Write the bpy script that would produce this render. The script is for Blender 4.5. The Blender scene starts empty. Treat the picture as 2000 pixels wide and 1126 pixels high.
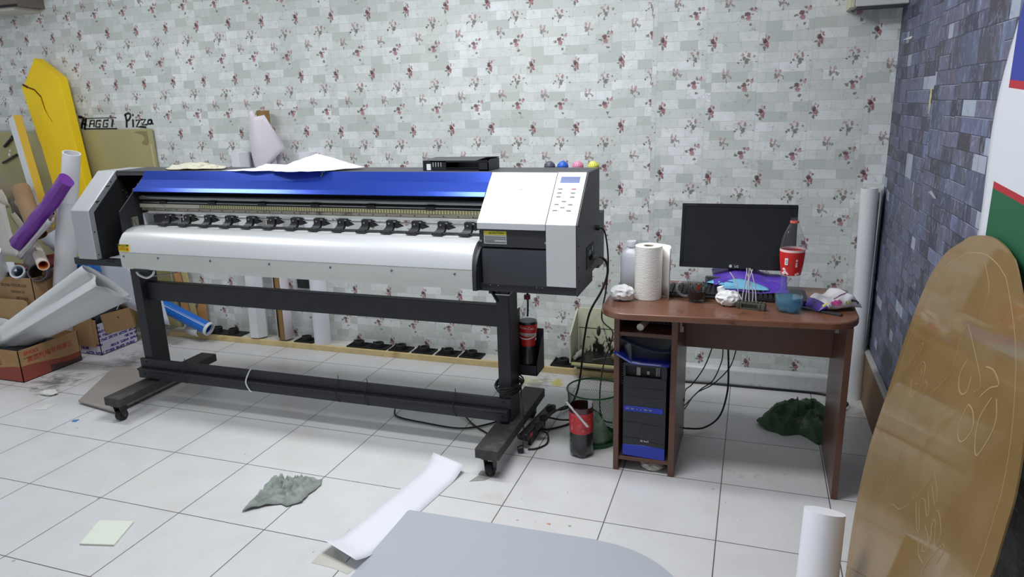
import bpy, bmesh, math, random
from mathutils import Vector, Matrix, noise
sc = bpy.context.scene
C = bpy.data.collections.new('room'); sc.collection.children.link(C)
PI = math.pi
V = Vector

# ------------------------------------------------------------------ camera, world, lights, exposure
def cam_matrix(a, b, c):
    Rz = Matrix.Rotation(a, 3, 'Z'); Rx = Matrix.Rotation(b, 3, 'X')
    Ry = Matrix.Rotation(c, 3, 'Y')
    return Rz @ Rx @ Ry
cam_data = bpy.data.cameras.new('camera'); cam = bpy.data.objects.new('camera', cam_data); C.objects.link(cam)
R3 = cam_matrix(0.3338, -0.2568, 0.0291)
r, f, u = R3.col[0], R3.col[1], R3.col[2]
cam.matrix_world = Matrix(((r.x, u.x, -f.x, 1.7384), (r.y, u.y, -f.y, -1.9677), (r.z, u.z, -f.z, 1.5844), (0, 0, 0, 1)))
cam_data.sensor_width = 36; cam_data.lens = 1372.09 / 2000 * 36; cam_data.clip_start = 0.02
sc.camera = cam
W = bpy.data.worlds.new('world'); sc.world = W; W.use_nodes = True
W.node_tree.nodes['Background'].inputs[0].default_value = (0.86, 0.93, 1.0, 1)
W.node_tree.nodes['Background'].inputs[1].default_value = 0.40
def area(name, loc, sx, sy, power, col, rot=(0, 0, 0)):
    l = bpy.data.lights.new(name, 'AREA'); l.shape = 'RECTANGLE'; l.size = sx; l.size_y = sy; l.energy = power; l.color = col
    o = bpy.data.objects.new(name, l); o.location = loc; o.rotation_euler = rot; C.objects.link(o); return o
area('ceiling_and_fill_light', (-1.95, 0.62, 2.78), 0.9, 0.22, 16.5, (0.95, 0.98, 1.0))
area('ceiling_and_fill_light', (0.35, 0.66, 2.78), 0.9, 0.22, 23, (0.95, 0.98, 1.0))
area('ceiling_and_fill_light', (0.8, 0.05, 2.78), 1.1, 0.3, 28, (0.95, 0.98, 1.0))  # unseen fill light, added to brighten the foreground floor
sc.view_settings.view_transform = 'Standard'; sc.view_settings.look = 'None'
sc.view_settings.exposure = 0.30; sc.view_settings.gamma = 1.0; sc.view_settings.use_curve_mapping = False

# ------------------------------------------------------------------ material helpers
def lin(c):
    return tuple(((x / 255) / 12.92 if x / 255 <= .04045 else ((x / 255 + .055) / 1.055) ** 2.4) for x in c) + (1,)
class N:
    def __init__(s, name):
        s.m = bpy.data.materials.new(name); s.m.use_nodes = True; s.t = s.m.node_tree
        s.b = s.t.nodes['Principled BSDF']; s.out = s.t.nodes['Material Output']
    def n(s, typ, **kw):
        x = s.t.nodes.new(typ)
        for k, v in kw.items(): setattr(x, k, v)
        return x
    def put(s, sock, v):
        if isinstance(v, bpy.types.NodeSocket): s.t.links.new(v, sock)
        else: sock.default_value = v
    def math(s, op, *a):
        x = s.n('ShaderNodeMath', operation=op)
        for i, v in enumerate(a): s.put(x.inputs[i], v)
        return x.outputs[0]
    def xyz(s):
        g = s.n('ShaderNodeNewGeometry'); sp = s.n('ShaderNodeSeparateXYZ'); s.t.links.new(g.outputs['Position'], sp.inputs[0])
        return sp.outputs
    def comb(s, x, y, z=0.0):
        c = s.n('ShaderNodeCombineXYZ')
        for i, v in enumerate((x, y, z)): s.put(c.inputs[i], v)
        return c.outputs[0]
    def noise(s, vec, scale, detail=3.0, rough=.5, dist=0.0):
        x = s.n('ShaderNodeTexNoise'); 
        if vec is not None: s.put(x.inputs['Vector'], vec)
        x.inputs['Scale'].default_value = scale; x.inputs['Detail'].default_value = detail
        x.inputs['Roughness'].default_value = rough; x.inputs['Distortion'].default_value = dist
        return x.outputs['Fac']
    def white(s, vec):
        x = s.n('ShaderNodeTexWhiteNoise', noise_dimensions='3D'); s.put(x.inputs['Vector'], vec); return x.outputs
    def mix(s, fac, a, b, blend='MIX'):
        x = s.n('ShaderNodeMix', data_type='RGBA', blend_type=blend)
        s.put(x.inputs[0], fac); s.put(x.inputs[6], a); s.put(x.inputs[7], b); return x.outputs[2]
    def ramp(s, v, lo, hi):
        x = s.n('ShaderNodeMapRange'); x.clamp = True; s.put(x.inputs[0], v); s.put(x.inputs[1], lo); s.put(x.inputs[2], hi); return x.outputs[0]
    def bump(s, h, strength, dist=.002):
        x = s.n('ShaderNodeBump'); s.put(x.inputs['Height'], h); x.inputs['Strength'].default_value = strength; x.inputs['Distance'].default_value = dist
        s.t.links.new(x.outputs[0], s.b.inputs['Normal'])
MATS = {}
def M(name, rgb, rough=.5, metal=0.0, var=.06, vs=9.0, bump=0.0, spec=.5, bs=None, dirt=None, ds=25.0):
    if name in MATS: return MATS[name]
    k = N(name); tc = k.n('ShaderNodeTexCoord').outputs['Object']
    c = lin(rgb)
    nz = k.noise(tc, vs, 4.0)
    col = k.mix(k.ramp(nz, .3, .7), tuple(x * (1 - var) for x in c[:3]) + (1,), tuple(min(1, x * (1 + var)) for x in c[:3]) + (1,))
    if dirt:
        dz = k.noise(tc, ds, 5.0, .65)
        col = k.mix(k.ramp(dz, .56, .72), col, lin(dirt))
    k.t.links.new(col, k.b.inputs['Base Color'])
    k.b.inputs['Roughness'].default_value = rough; k.b.inputs['Metallic'].default_value = metal
    k.b.inputs['Specular IOR Level'].default_value = spec
    if bump: k.bump(k.noise(tc, bs or 60.0, 3.0), bump, .002)
    MATS[name] = k.m; return k.m
def glassy(name, tint, opacity=.12, gloss=.02, body=(200, 205, 210)):
    """thin clear plastic: mostly transparent, a fresnel gloss and a little milky body"""
    if name in MATS: return MATS[name]
    k = N(name); nt = k.t
    tr = k.n('ShaderNodeBsdfTransparent'); tr.inputs[0].default_value = lin(tint)
    df = k.n('ShaderNodeBsdfDiffuse'); df.inputs[0].default_value = lin(body)
    gl = k.n('ShaderNodeBsdfGlossy'); gl.inputs[0].default_value = (1, 1, 1, 1); gl.inputs['Roughness'].default_value = gloss
    lw = k.n('ShaderNodeLayerWeight'); lw.inputs[0].default_value = .5; fr = k.n('ShaderNodeMath', operation='MULTIPLY_ADD'); pw = k.math('POWER', lw.outputs['Facing'], 3.0); nt.links.new(pw, fr.inputs[0]); fr.inputs[1].default_value = .55; fr.inputs[2].default_value = .02
    m1 = k.n('ShaderNodeMixShader'); m1.inputs[0].default_value = opacity
    nt.links.new(tr.outputs[0], m1.inputs[1]); nt.links.new(df.outputs[0], m1.inputs[2])
    m2 = k.n('ShaderNodeMixShader'); nt.links.new(fr.outputs[0], m2.inputs[0]); nt.links.new(m1.outputs[0], m2.inputs[1]); nt.links.new(gl.outputs[0], m2.inputs[2])
    nt.links.new(m2.outputs[0], k.out.inputs[0]); MATS[name] = k.m; return k.m

# ---- wallpaper with brick print and rose sprigs
def wallpaper():
    k = N('floral_brick_wallpaper'); X, Y, Z = k.xyz()
    right = k.math('GREATER_THAN', X, 1.19)
    P, H = .2551, .345
    ph = k.math('ADD', -.761, k.math('MULTIPLY', right, 2.262))     # the sheets right of the seam are shifted
    t = k.math('DIVIDE', k.math('SUBTRACT', X, ph), P)
    sid = k.math('FLOOR', k.math('ADD', t, .12))
    jit = k.math('MULTIPLY', k.math('SUBTRACT', k.white(k.comb(sid, 3.0, 7.0))[0], .5), k.math('ADD', .012, k.math('MULTIPLY', right, .04)))
    zz = k.math('SUBTRACT', k.math('SUBTRACT', Z, 2.138), k.math('ADD', jit, k.math('MULTIPLY', right, .082)))
    uu = k.math('SUBTRACT', X, ph)
    vec = k.comb(uu, zz, 0.0)
    um = k.math('WRAP', uu, P * 4, 0.0); zm = k.math('WRAP', zz, H * 2, 0.0)
    def brick(w, h, off, mort, sq=.7):
        b = k.n('ShaderNodeTexBrick'); b.offset = off; b.offset_frequency = 2; b.squash = sq; b.squash_frequency = 3
        k.put(b.inputs['Vector'], k.comb(um, zm, 0.0))
        b.inputs['Scale'].default_value = 1.0; b.inputs['Brick Width'].default_value = w; b.inputs['Row Height'].default_value = h
        b.inputs['Mortar Size'].default_value = mort; b.inputs['Mortar Smooth'].default_value = .3
        b.inputs['Color1'].default_value = (0, 0, 0, 1); b.inputs['Color2'].default_value = (1, 1, 1, 1); b.inputs['Mortar'].default_value = (.5, .5, .5, 1)
        return b.outputs
    b1 = brick(P / 2, H / 7, .43, .0010)
    b2 = brick(P * 2, H / 3.5, .5, .0003, 1.0)
    tone = k.math('ADD', k.math('MULTIPLY', b1[0], .8), k.math('MULTIPLY', b2[0], .2))
    n1 = k.noise(vec, 13.0, 5.0, .6, 1.4); n2 = k.noise(vec, 2.2, 3.0)
    col = k.mix(k.ramp(tone, .2, .8), lin((206, 210, 208)), lin((234, 237, 238)))
    col = k.mix(k.math('MULTIPLY', k.math('LESS_THAN', tone, .17), .65), col, lin((188, 194, 189)))
    col = k.mix(k.math('MULTIPLY', k.ramp(n1, .42, .72), .5), col, lin((192, 198, 197)))
    col = k.mix(k.math('MULTIPLY', k.ramp(n2, .42, .7), .3), col, lin((206, 212, 200)))
    vein = k.math('LESS_THAN', k.math('ABSOLUTE', k.math('SUBTRACT', k.noise(vec, 15.0, 2.0, .5, .8), .5)), .0050)
    brk = k.math('GREATER_THAN', k.noise(vec, 26.0, 1.0), .5)
    col = k.mix(k.math('MULTIPLY', k.math('MULTIPLY', vein, brk), .5), col, lin((140, 140, 138)))
    col = k.mix(k.math('MULTIPLY', b1[1], .40), col, lin((140, 146, 142)))
    fr = k.math('SUBTRACT', k.math('ADD', t, .12), sid)
    seam = k.math('MULTIPLY', k.math('LESS_THAN', fr, .006), k.math('ADD', .12, k.math('MULTIPLY', right, .4)))
    col = k.mix(seam, col, lin((150, 155, 152)))
    # four sprigs per repeat, every petal and leaf its own ragged blob
    rag = k.n('ShaderNodeTexNoise'); k.put(rag.inputs['Vector'], vec); rag.inputs['Scale'].default_value = 95.0; rag.inputs['Detail'].default_value = 2.0
    off = k.n('ShaderNodeVectorMath', operation='SUBTRACT'); k.put(off.inputs[0], rag.outputs['Color']); off.inputs[1].default_value = (.5, .5, .5)
    sc_ = k.n('ShaderNodeVectorMath', operation='SCALE'); k.put(sc_.inputs[0], off.outputs[0]); sc_.inputs['Scale'].default_value = .022
    DK, RO, PK, OL, GY = (74, 22, 34), (148, 78, 90), (186, 150, 150), (112, 104, 94), (132, 126, 120)
    FL = (((0, 0), [(.006, -.006, .012, .014, RO), (-.003, .008, .011, .013, DK), (.003, .030, .004, .009, PK), (.015, .022, .005, .010, RO), (-.016, -.012, .010, .005, OL), (-.003, -.030, .007, .012, OL), (.012, -.022, .005, .009, RO), (-.012, .016, .004, .006, PK), (.004, -.008, .005, .004, PK)]),
          ((.161, -.086), [(.008, -.012, .010, .014, OL), (-.013, .022, .009, .008, PK), (.019, .018, .007, .013, (160, 122, 122)), (.002, .034, .004, .006, PK), (-.004, .006, .005, .010, OL), (-.032, -.016, .005, .005, DK), (-.021, -.005, .007, .004, OL), (.045, .013, .005, .005, GY), (.060, -.014, .005, .003, GY), (0, -.034, .003, .011, OL), (.020, -.004, .006, .004, OL)]),
          ((.068, -.163), [(-.006, -.006, .009, .012, GY), (-.009, .020, .006, .012, PK), (.012, .020, .006, .010, PK), (.007, .003, .006, .011, (170, 136, 136)), (.028, -.010, .005, .008, GY), (.006, -.028, .003, .011, GY), (-.012, .004, .005, .004, OL), (.018, -.004, .004, .006, OL)]),
          ((-.090, -.222), [(.003, -.012, .013, .013, (166, 104, 112)), (-.002, .008, .014, .010, (92, 40, 48)), (.034, .026, .009, .010, PK), (.038, .034, .005, .005, RO), (.016, .030, .007, .008, OL), (-.026, -.004, .009, .007, OL), (.015, -.044, .008, .007, OL), (.028, -.068, .010, .0016, OL), (.002, -.018, .005, .004, PK), (.020, .008, .005, .006, RO)]))
    for (ox, oz), petals in FL:
        dx = k.math('WRAP', k.math('SUBTRACT', uu, ox), P / 2, -P / 2)
        dz = k.math('WRAP', k.math('SUBTRACT', zz, oz), H / 2, -H / 2)
        pv = k.n('ShaderNodeVectorMath', operation='ADD'); k.put(pv.inputs[0], k.comb(dx, dz, 0.0)); k.put(pv.inputs[1], sc_.outputs[0])
        flat = k.n('ShaderNodeVectorMath', operation='MULTIPLY'); k.put(flat.inputs[0], pv.outputs[0]); flat.inputs[1].default_value = (1, 1, 0)
        for a, b, ra, rb, cc in petals:
            q = k.n('ShaderNodeVectorMath', operation='SUBTRACT'); k.put(q.inputs[0], flat.outputs[0]); q.inputs[1].default_value = (a, b, 0)
            q2 = k.n('ShaderNodeVectorMath', operation='MULTIPLY'); k.put(q2.inputs[0], q.outputs[0]); q2.inputs[1].default_value = (1 / ra, 1 / rb, 0)
            q3 = k.n('ShaderNodeVectorMath', operation='LENGTH'); k.put(q3.inputs[0], q2.outputs[0])
            col = k.mix(k.math('MULTIPLY', k.ramp(q3.outputs['Value'], 1.15, .8), .86), col, lin(cc))
    k.t.links.new(col, k.b.inputs['Base Color']); k.b.inputs['Roughness'].default_value = .62
    return k.m
def dark_wallpaper():
    k = N('dark_slate_brick_wallpaper'); X, Y, Z = k.xyz(); m = k.math
    S_ = .36                                   # width of one paper sheet; the sheets are hung slightly out of line
    sid = m('FLOOR', m('DIVIDE', m('ADD', Y, 10.0), S_)); sj = k.white(k.comb(sid, 1.0, 5.0))[0]
    z = m('ADD', Z, m('MULTIPLY', sj, .03)); R_ = .052
    big = m('GREATER_THAN', k.white(k.comb(m('FLOOR', m('DIVIDE', z, R_ * 2)), m('FLOOR', m('DIVIDE', Y, .19)), 3.0))[0], .84)
    rs = m('ADD', R_, m('MULTIPLY', big, R_)); rz = m('DIVIDE', z, rs); row = m('ADD', m('FLOOR', rz), m('MULTIPLY', big, 100.0)); fz = m('FRACT', rz)
    W_ = .15; off = m('MULTIPLY', k.white(k.comb(row, 2.0, 9.0))[0], 3.7); yy = m('ADD', m('DIVIDE', Y, W_), off); c1 = m('FLOOR', yy); f1 = m('FRACT', yy)
    split = m('GREATER_THAN', k.white(k.comb(c1, row, 4.0))[0], .55); cut = m('ADD', .35, m('MULTIPLY', k.white(k.comb(c1, row, 6.0))[0], .3))
    half = m('MULTIPLY', split, m('GREATER_THAN', f1, cut)); cell = k.comb(m('ADD', c1, m('MULTIPLY', half, .5)), row, 7.0)
    w = k.white(cell); sp = k.n('ShaderNodeSeparateColor'); k.t.links.new(w[1], sp.inputs[0]); tone = sp.outputs[0]
    st = k.noise(k.comb(Y, m('MULTIPLY', Z, .55), m('MULTIPLY', w[0], 9.0)), 26.0, 6.0, .72, 1.6)
    c = k.mix(tone, lin((52, 54, 70)), lin((104, 112, 142)))
    c = k.mix(m('MULTIPLY', m('GREATER_THAN', sp.outputs[1], .66), .6), c, lin((104, 98, 120)))
    c = k.mix(m('MULTIPLY', m('LESS_THAN', sp.outputs[1], .2), .65), c, lin((66, 58, 62)))
    c = k.mix(m('MULTIPLY', m('GREATER_THAN', sp.outputs[2], .93), .75), c, lin((176, 184, 200)))
    c = k.mix(m('MULTIPLY', k.ramp(st, .52, .70), .6), c, lin((158, 170, 198)))
    c = k.mix(m('MULTIPLY', k.ramp(st, .46, .30), .5), c, lin((42, 42, 56)))
    e = m('MAXIMUM', m('LESS_THAN', fz, m('DIVIDE', .0030, rs)), m('MULTIPLY', m('LESS_THAN', f1, .022), .7))
    e = m('MAXIMUM', e, m('MULTIPLY', split, m('MULTIPLY', m('LESS_THAN', m('ABSOLUTE', m('SUBTRACT', f1, cut)), .012), .6)))
    c = k.mix(m('MULTIPLY', e, .8), c, lin((30, 32, 46)))
    lt = m('MULTIPLY', m('GREATER_THAN', fz, m('SUBTRACT', 1.0, m('DIVIDE', .0025, rs))), m('GREATER_THAN', sp.outputs[0], .6))
    c = k.mix(m('MULTIPLY', lt, .5), c, lin((160, 166, 186)))
    d = m('SQRT', m('ADD', m('POWER', m('DIVIDE', m('SUBTRACT', Y, 1.20), .018), 2.0), m('POWER', m('DIVIDE', m('SUBTRACT', Z, 1.555), .05), 2.0)))
    c = k.mix(m('GREATER_THAN', m('ADD', m('SUBTRACT', 1.0, d), m('MULTIPLY', m('SUBTRACT', k.noise(k.comb(Y, Z, 0.0), 40.0, 2.0), .5), 1.6)), .1), c, lin((190, 184, 130)))
    k.t.links.new(c, k.b.inputs['Base Color']); k.b.inputs['Roughness'].default_value = .5
    return k.m
def floor_tiles():
    k = N('white_ceramic_floor_tiles'); X, Y, Z = k.xyz(); T = .42
    def line(a):
        w = k.math('ABSOLUTE', k.math('WRAP', a, T / 2, -T / 2)); return k.math('LESS_THAN', w, .0022)
    g = k.math('MAXIMUM', line(X), line(Y))
    vec = k.comb(X, Y, 0.0)
    tid = k.white(k.comb(k.math('FLOOR', k.math('DIVIDE', X, T)), k.math('FLOOR', k.math('DIVIDE', Y, T)), 2.0))[0]
    col = k.mix(tid, lin((216, 216, 219)), lin((221, 220, 220)))
    n = k.noise(vec, 5.0, 6.0, .6)
    col = k.mix(k.math('MULTIPLY', k.ramp(n, .42, .72), .24), col, lin((190, 184, 172)))
    # specks and smudges
    for sc_, th, w, cc, seed in ((30.0, .030, .8, (70, 66, 62), 0.0), (14.0, .035, .5, (130, 110, 96), 4.0), (60.0, .05, .45, (120, 116, 110), 8.0)):
        vo = k.n('ShaderNodeTexVoronoi'); k.put(vo.inputs['Vector'], k.comb(k.math('ADD', X, seed), Y, 0.0)); vo.inputs['Scale'].default_value = sc_
        pick = k.n('ShaderNodeSeparateColor'); k.t.links.new(vo.outputs['Color'], pick.inputs[0])
        m = k.math('MULTIPLY', k.math('LESS_THAN', vo.outputs['Distance'], k.math('MULTIPLY', pick.outputs[1], th * 3)), k.math('LESS_THAN', pick.outputs[0], .16))
        col = k.mix(k.math('MULTIPLY', m, w), col, lin(cc))
    def blob(cx, cy, rx, ry, rot, c, amt, sc_, lo, hi, stretch=1.0):
        nonlocal col
        dx, dy = k.math('SUBTRACT', X, cx), k.math('SUBTRACT', Y, cy); cs, sn = math.cos(rot), math.sin(rot)
        a = k.math('ADD', k.math('MULTIPLY', dx, cs), k.math('MULTIPLY', dy, sn)); b = k.math('SUBTRACT', k.math('MULTIPLY', dy, cs), k.math('MULTIPLY', dx, sn))
        d = k.math('SQRT', k.math('ADD', k.math('POWER', k.math('DIVIDE', a, rx), 2.0), k.math('POWER', k.math('DIVIDE', b, ry), 2.0)))
        nn = k.noise(k.comb(a, k.math('MULTIPLY', b, stretch), 0.0), sc_, 6.0, .65, .8)
        m = k.ramp(k.math('ADD', k.math('SUBTRACT', 1.0, d), k.math('MULTIPLY', k.math('SUBTRACT', nn, .5), 3.0)), lo, hi)
        m = k.math('MULTIPLY', m, k.math('LESS_THAN', d, 1.6))
        col = k.mix(k.math('MULTIPLY', m, amt), col, lin(c))
    blob(-2.28, .96, .20, .24, .5, (78, 86, 78), .8, 13.0, .25, .9, 2.2)
    blob(-2.12, 1.38, .22, .34, .3, (90, 98, 90), .7, 12.0, .3, 1.0, 2.0)
    blob(.60, 1.62, .09, .26, -.15, (150, 144, 140), .8, 20.0, .1, .6, 2.5)
    blob(.52, 1.72, .14, .10, .3, (200, 196, 120), .8, 20.0, .3, .8, 2.0)
    blob(.72, 1.74, .05, .08, .2, (206, 196, 90), .9, 20.0, .1, .5)
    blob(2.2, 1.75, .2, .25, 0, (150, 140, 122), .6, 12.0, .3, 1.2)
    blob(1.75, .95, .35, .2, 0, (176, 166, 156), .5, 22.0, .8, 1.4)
    blob(1.06, .35, .012, .010, 0, (190, 110, 70), .8, 50.0, .2, .5); blob(1.14, .36, .010, .008, 0, (120, 130, 60), .8, 50.0, .2, .5)
    blob(.80, .48, .10, .08, .4, (205, 190, 170), .5, 14.0, .2, 1.2)
    col = k.mix(k.math('MULTIPLY', g, .88), col, lin((74, 68, 62)))
    k.t.links.new(col, k.b.inputs['Base Color'])
    k.b.inputs['Roughness'].default_value = .28; k.bump(g, -.4, .002)
    return k.m

silver = M('silver_painted_steel', (196, 198, 203), .5, .15, .02, 4.0)
silver_m = M('matte_silver_sheet', (206, 208, 209), .42, .25, .02, 4.0)
platen_m = M('brushed_aluminium_platen', (226, 228, 230), .30, .45, .02, 3.0)
black = M('black_powder_coat', (38, 38, 43), .52, 0, .12, 30.0)
black_d = M('black_steel_inner', (20, 20, 24), .6, 0, .1, 20.0)
blackp = M('black_plastic', (24, 24, 27), .45, 0, .1, 20.0)
darkgrey = M('dark_grey_steel', (76, 76, 80), .5, .2, .06)
rubber = M('black_rubber', (26, 26, 28), .7, 0, .15, 30.0)
chrome = M('bare_steel', (170, 170, 168), .3, .9, .08, 20.0)
blue_gl = M('blue_lacquer', (44, 74, 176), .26, .6, .04, 3.0)
white_p = M('white_paper', (232, 233, 240), .7, 0, .015, 3.0)
white_v = M('white_vinyl', (226, 228, 232), .45, 0, .03, 4.0)
cream_v = M('cream_vinyl', (215, 206, 190), .6, 0, .05)
kraft = M('kraft_tube_cardboard', (150, 118, 70), .8, 0, .1, 20.0)
card = M('brown_cardboard', (172, 136, 96), .85, 0, .07, 6.0)
wood_l = M('raw_pine_batten', (216, 194, 142), .75, 0, .1, 12.0, dirt=(190, 160, 104), ds=8.0)
laminate = M('brown_laminate', (98, 66, 52), .34, 0, .08, 7.0)
lam_edge = M('reddish_brown_laminate_top', (122, 82, 62), .26, 0, .10, 10.0, dirt=(96, 58, 46), ds=14.0)
yellow_m = M('yellow_foam_board', (252, 212, 18), .6, 0, .04, 5.0)
yellow_s = M('yellow_side_strip', (214, 170, 10), .5, 0, .04, 5.0)
clearp = glassy('clear_bottle_plastic', (247, 249, 250), .035, .03)
clearg = glassy('clear_glass', (246, 248, 248), .008, .01)

# ------------------------------------------------------------------ mesh helpers
class MB:
    def __init__(s): s.bm = bmesh.new(); s.mi = 0
    def face(s, vs):
        try:
            f = s.bm.faces.new(vs); f.material_index = s.mi; return f
        except ValueError: return None
    def poly(s, pts): return s.face([s.bm.verts.new(p) for p in pts])
    def box(s, a, b, rot=None, piv=None):
        x0, y0, z0 = a; x1, y1, z1 = b
        P = [V((x, y, z)) for x in (x0, x1) for y in (y0, y1) for z in (z0, z1)]
        if rot is not None:
            c = V(piv) if piv is not None else (V(a) + V(b)) / 2
            P = [c + rot @ (p - c) for p in P]
        v = [s.bm.verts.new(p) for p in P]
        for q in ((0, 1, 3, 2), (4, 6, 7, 5), (0, 4, 5, 1), (2, 3, 7, 6), (0, 2, 6, 4), (1, 5, 7, 3)): s.face([v[i] for i in q])
        return s
    def loft(s, secs, closed=True, caps=True):
        rows = [[s.bm.verts.new(p) for p in sec] for sec in secs]; n = len(rows[0])
        for a, b in zip(rows, rows[1:]):
            for i in range(n if closed else n - 1):
                j = (i + 1) % n; s.face([a[i], a[j], b[j], b[i]])
        if caps and closed: s.face(rows[0][::-1]); s.face(rows[-1])
        return s
    def prism(s, prof, x0, x1, axis='x'):
        f = {'x': lambda t, p: (t, p[0], p[1]), 'y': lambda t, p: (p[0], t, p[1]), 'z': lambda t, p: (p[0], p[1], t)}[axis]
        return s.loft([[f(t, p) for p in prof] for t in (x0, x1)])
    def cyl(s, p0, p1, r0, r1=None, n=20, caps=True, arc=None):
        p0, p1 = V(p0), V(p1); r1 = r0 if r1 is None else r1; d = (p1 - p0).normalized()
        a = d.orthogonal().normalized() if abs(d.z) < .99 else V((1, 0, 0)); b = d.cross(a)
        if arc: ang = [arc[0] + (arc[1] - arc[0]) * i / (n - 1) for i in range(n)]
        else: ang = [2 * PI * i / n for i in range(n)]
        return s.loft([[p + (a * math.cos(t) + b * math.sin(t)) * r for t in ang] for p, r in ((p0, r0), (p1, r1))], closed=not arc, caps=caps and not arc)
    def pipe(s, p0, p1, ro, ri, n=28):       # hollow roll or tube
        p0, p1 = V(p0), V(p1); d = (p1 - p0).normalized(); a = d.orthogonal().normalized(); b = d.cross(a)
        ring = lambda p, r: [p + (a * math.cos(2 * PI * i / n) + b * math.sin(2 * PI * i / n)) * r for i in range(n)]
        return s.loft([ring(p0, ri), ring(p0, ro), ring(p1, ro), ring(p1, ri), ring(p0, ri)], caps=False)
    def lathe(s, prof, loc, n=32, caps=False, flute=None):
        x, y, z = loc; secs = []
        for r_, h in prof:
            k_ = flute(h) if flute else 0
            secs.append([(x + r_ * (1 + k_ * math.cos(5 * t)) * math.cos(t), y + r_ * (1 + k_ * math.cos(5 * t)) * math.sin(t), z + h) for t in [2 * PI * i / n for i in range(n)]])
        return s.loft(secs, caps=caps)
    def tube(s, pts, r, n=8, samp=8, smooth=True):
        P = [V(p) for p in pts]
        if smooth and len(P) > 2:
            Q = []
            for i in range(len(P) - 1):
                a, b, c, d = P[max(i - 1, 0)], P[i], P[i + 1], P[min(i + 2, len(P) - 1)]
                for k_ in range(samp):
                    t = k_ / samp; Q.append(.5 * ((2 * b) + (c - a) * t + (2 * a - 5 * b + 4 * c - d) * t * t + (3 * b - a - 3 * c + d) * t ** 3))
            P = Q + [P[-1]]
        secs = []; up = None
        for i, p in enumerate(P):
            d = (P[min(i + 1, len(P) - 1)] - P[max(i - 1, 0)])
            if d.length < 1e-9: continue
            d.normalize()
            if up is None: up = d.orthogonal().normalized()
            up = (up - d * up.dot(d)); up = up.normalized() if up.length > 1e-6 else d.orthogonal().normalized()
            q = d.cross(up); rr = r(i / (len(P) - 1)) if callable(r) else r
            secs.append([p + (up * math.cos(2 * PI * k_ / n) + q * math.sin(2 * PI * k_ / n)) * rr for k_ in range(n)])
        return s.loft(secs)
    def grid(s, fn, nu, nv):
        g = [[s.bm.verts.new(fn(i / nu, j / nv)) for j in range(nv + 1)] for i in range(nu + 1)]
        for i in range(nu):
            for j in range(nv): s.face([g[i][j], g[i + 1][j], g[i + 1][j + 1], g[i][j + 1]])
        return s
def thing(name, label, cat, loc, group=None):
    o = bpy.data.objects.new(name, None); o.empty_display_size = .05; o.location = loc; C.objects.link(o)
    o['label'] = label; o['category'] = cat
    if group: o['group'] = group
    return o
def obj(name, mb, mat, parent=None, bevel=0, smooth=35, thick=0, sub=0, label=None):
    """links mb as one mesh; verts are given in world space, the origin goes to the base centre"""
    bm = mb.bm
    bmesh.ops.remove_doubles(bm, verts=bm.verts, dist=1e-6)
    bmesh.ops.recalc_face_normals(bm, faces=bm.faces)
    vs = [v.co for v in bm.verts]
    lo = V([min(v[i] for v in vs) for i in range(3)]); hi = V([max(v[i] for v in vs) for i in range(3)])
    org = V(((lo.x + hi.x) / 2, (lo.y + hi.y) / 2, lo.z))
    bmesh.ops.translate(bm, verts=bm.verts, vec=-org)
    me = bpy.data.meshes.new(name); bm.to_mesh(me); bm.free()
    for m_ in (mat if isinstance(mat, (list, tuple)) else [mat]): me.materials.append(m_)
    if smooth:
        for p in me.polygons: p.use_smooth = True
        me.set_sharp_from_angle(angle=math.radians(smooth))
    o = bpy.data.objects.new(name, me); C.objects.link(o)
    if parent is None: o.location = org
    else:
        o.parent = parent; base = V((0, 0, 0)); q = parent
        while q: base += V(q.location); q = q.parent
        o.location = org - base
    if thick:
        md = o.modifiers.new('solid', 'SOLIDIFY'); md.thickness = thick; md.offset = 0
    if bevel:
        md = o.modifiers.new('bevel', 'BEVEL'); md.width = bevel; md.segments = 2; md.limit_method = 'ANGLE'; md.angle_limit = math.radians(40)
    if sub:
        md = o.modifiers.new('subdivision', 'SUBSURF'); md.levels = sub; md.render_levels = sub
    if label: o['label'] = label
    return o
def tag(o, label, cat, group=None):
    o['label'] = label; o['category'] = cat
    if group: o['group'] = group
    return o
def struct(o): o['kind'] = 'structure'; return o
def dup(root, loc, label=None, rotz=None):
    r_ = root.copy(); C.objects.link(r_); r_.location = loc
    if rotz is not None: r_.rotation_euler = (0, 0, rotz)
    if label: r_['label'] = label
    for ch in list(root.children):
        c = ch.copy(); C.objects.link(c); c.parent = r_
        for g in list(ch.children):
            d = g.copy(); C.objects.link(d); d.parent = c
    return r_
def text_mesh(body, size, mat, name, parent, fn, shear=0.0, bold=0.0, thick=.0004, sx=1.0):
    """lettering: built-in font, each vertex (x right, y up, z out) sent through fn to world space"""
    cu = bpy.data.curves.new('t', 'FONT'); cu.body = body; cu.size = size; cu.shear = shear; cu.offset = bold; cu.extrude = thick; cu.resolution_u = 2
    cu.align_x = 'CENTER'; cu.align_y = 'CENTER'
    o = bpy.data.objects.new('t', cu); C.objects.link(o); bpy.context.view_layer.update()
    me = bpy.data.meshes.new_from_object(o.evaluated_get(bpy.context.evaluated_depsgraph_get()))
    bpy.data.objects.remove(o); bm = bmesh.new(); bm.from_mesh(me); bpy.data.meshes.remove(me)
    for v in bm.verts: v.co = fn(v.co.x * sx, v.co.y, v.co.z)
    mb = MB(); mb.bm.free(); mb.bm = bm
    return obj(name, mb, mat, parent, smooth=0)
def plane_fn(o, ux, uy):
    o, ux, uy = V(o), V(ux).normalized(), V(uy).normalized(); nz = ux.cross(uy)
    return lambda x, y, z: o + ux * x + uy * y + nz * z
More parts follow.
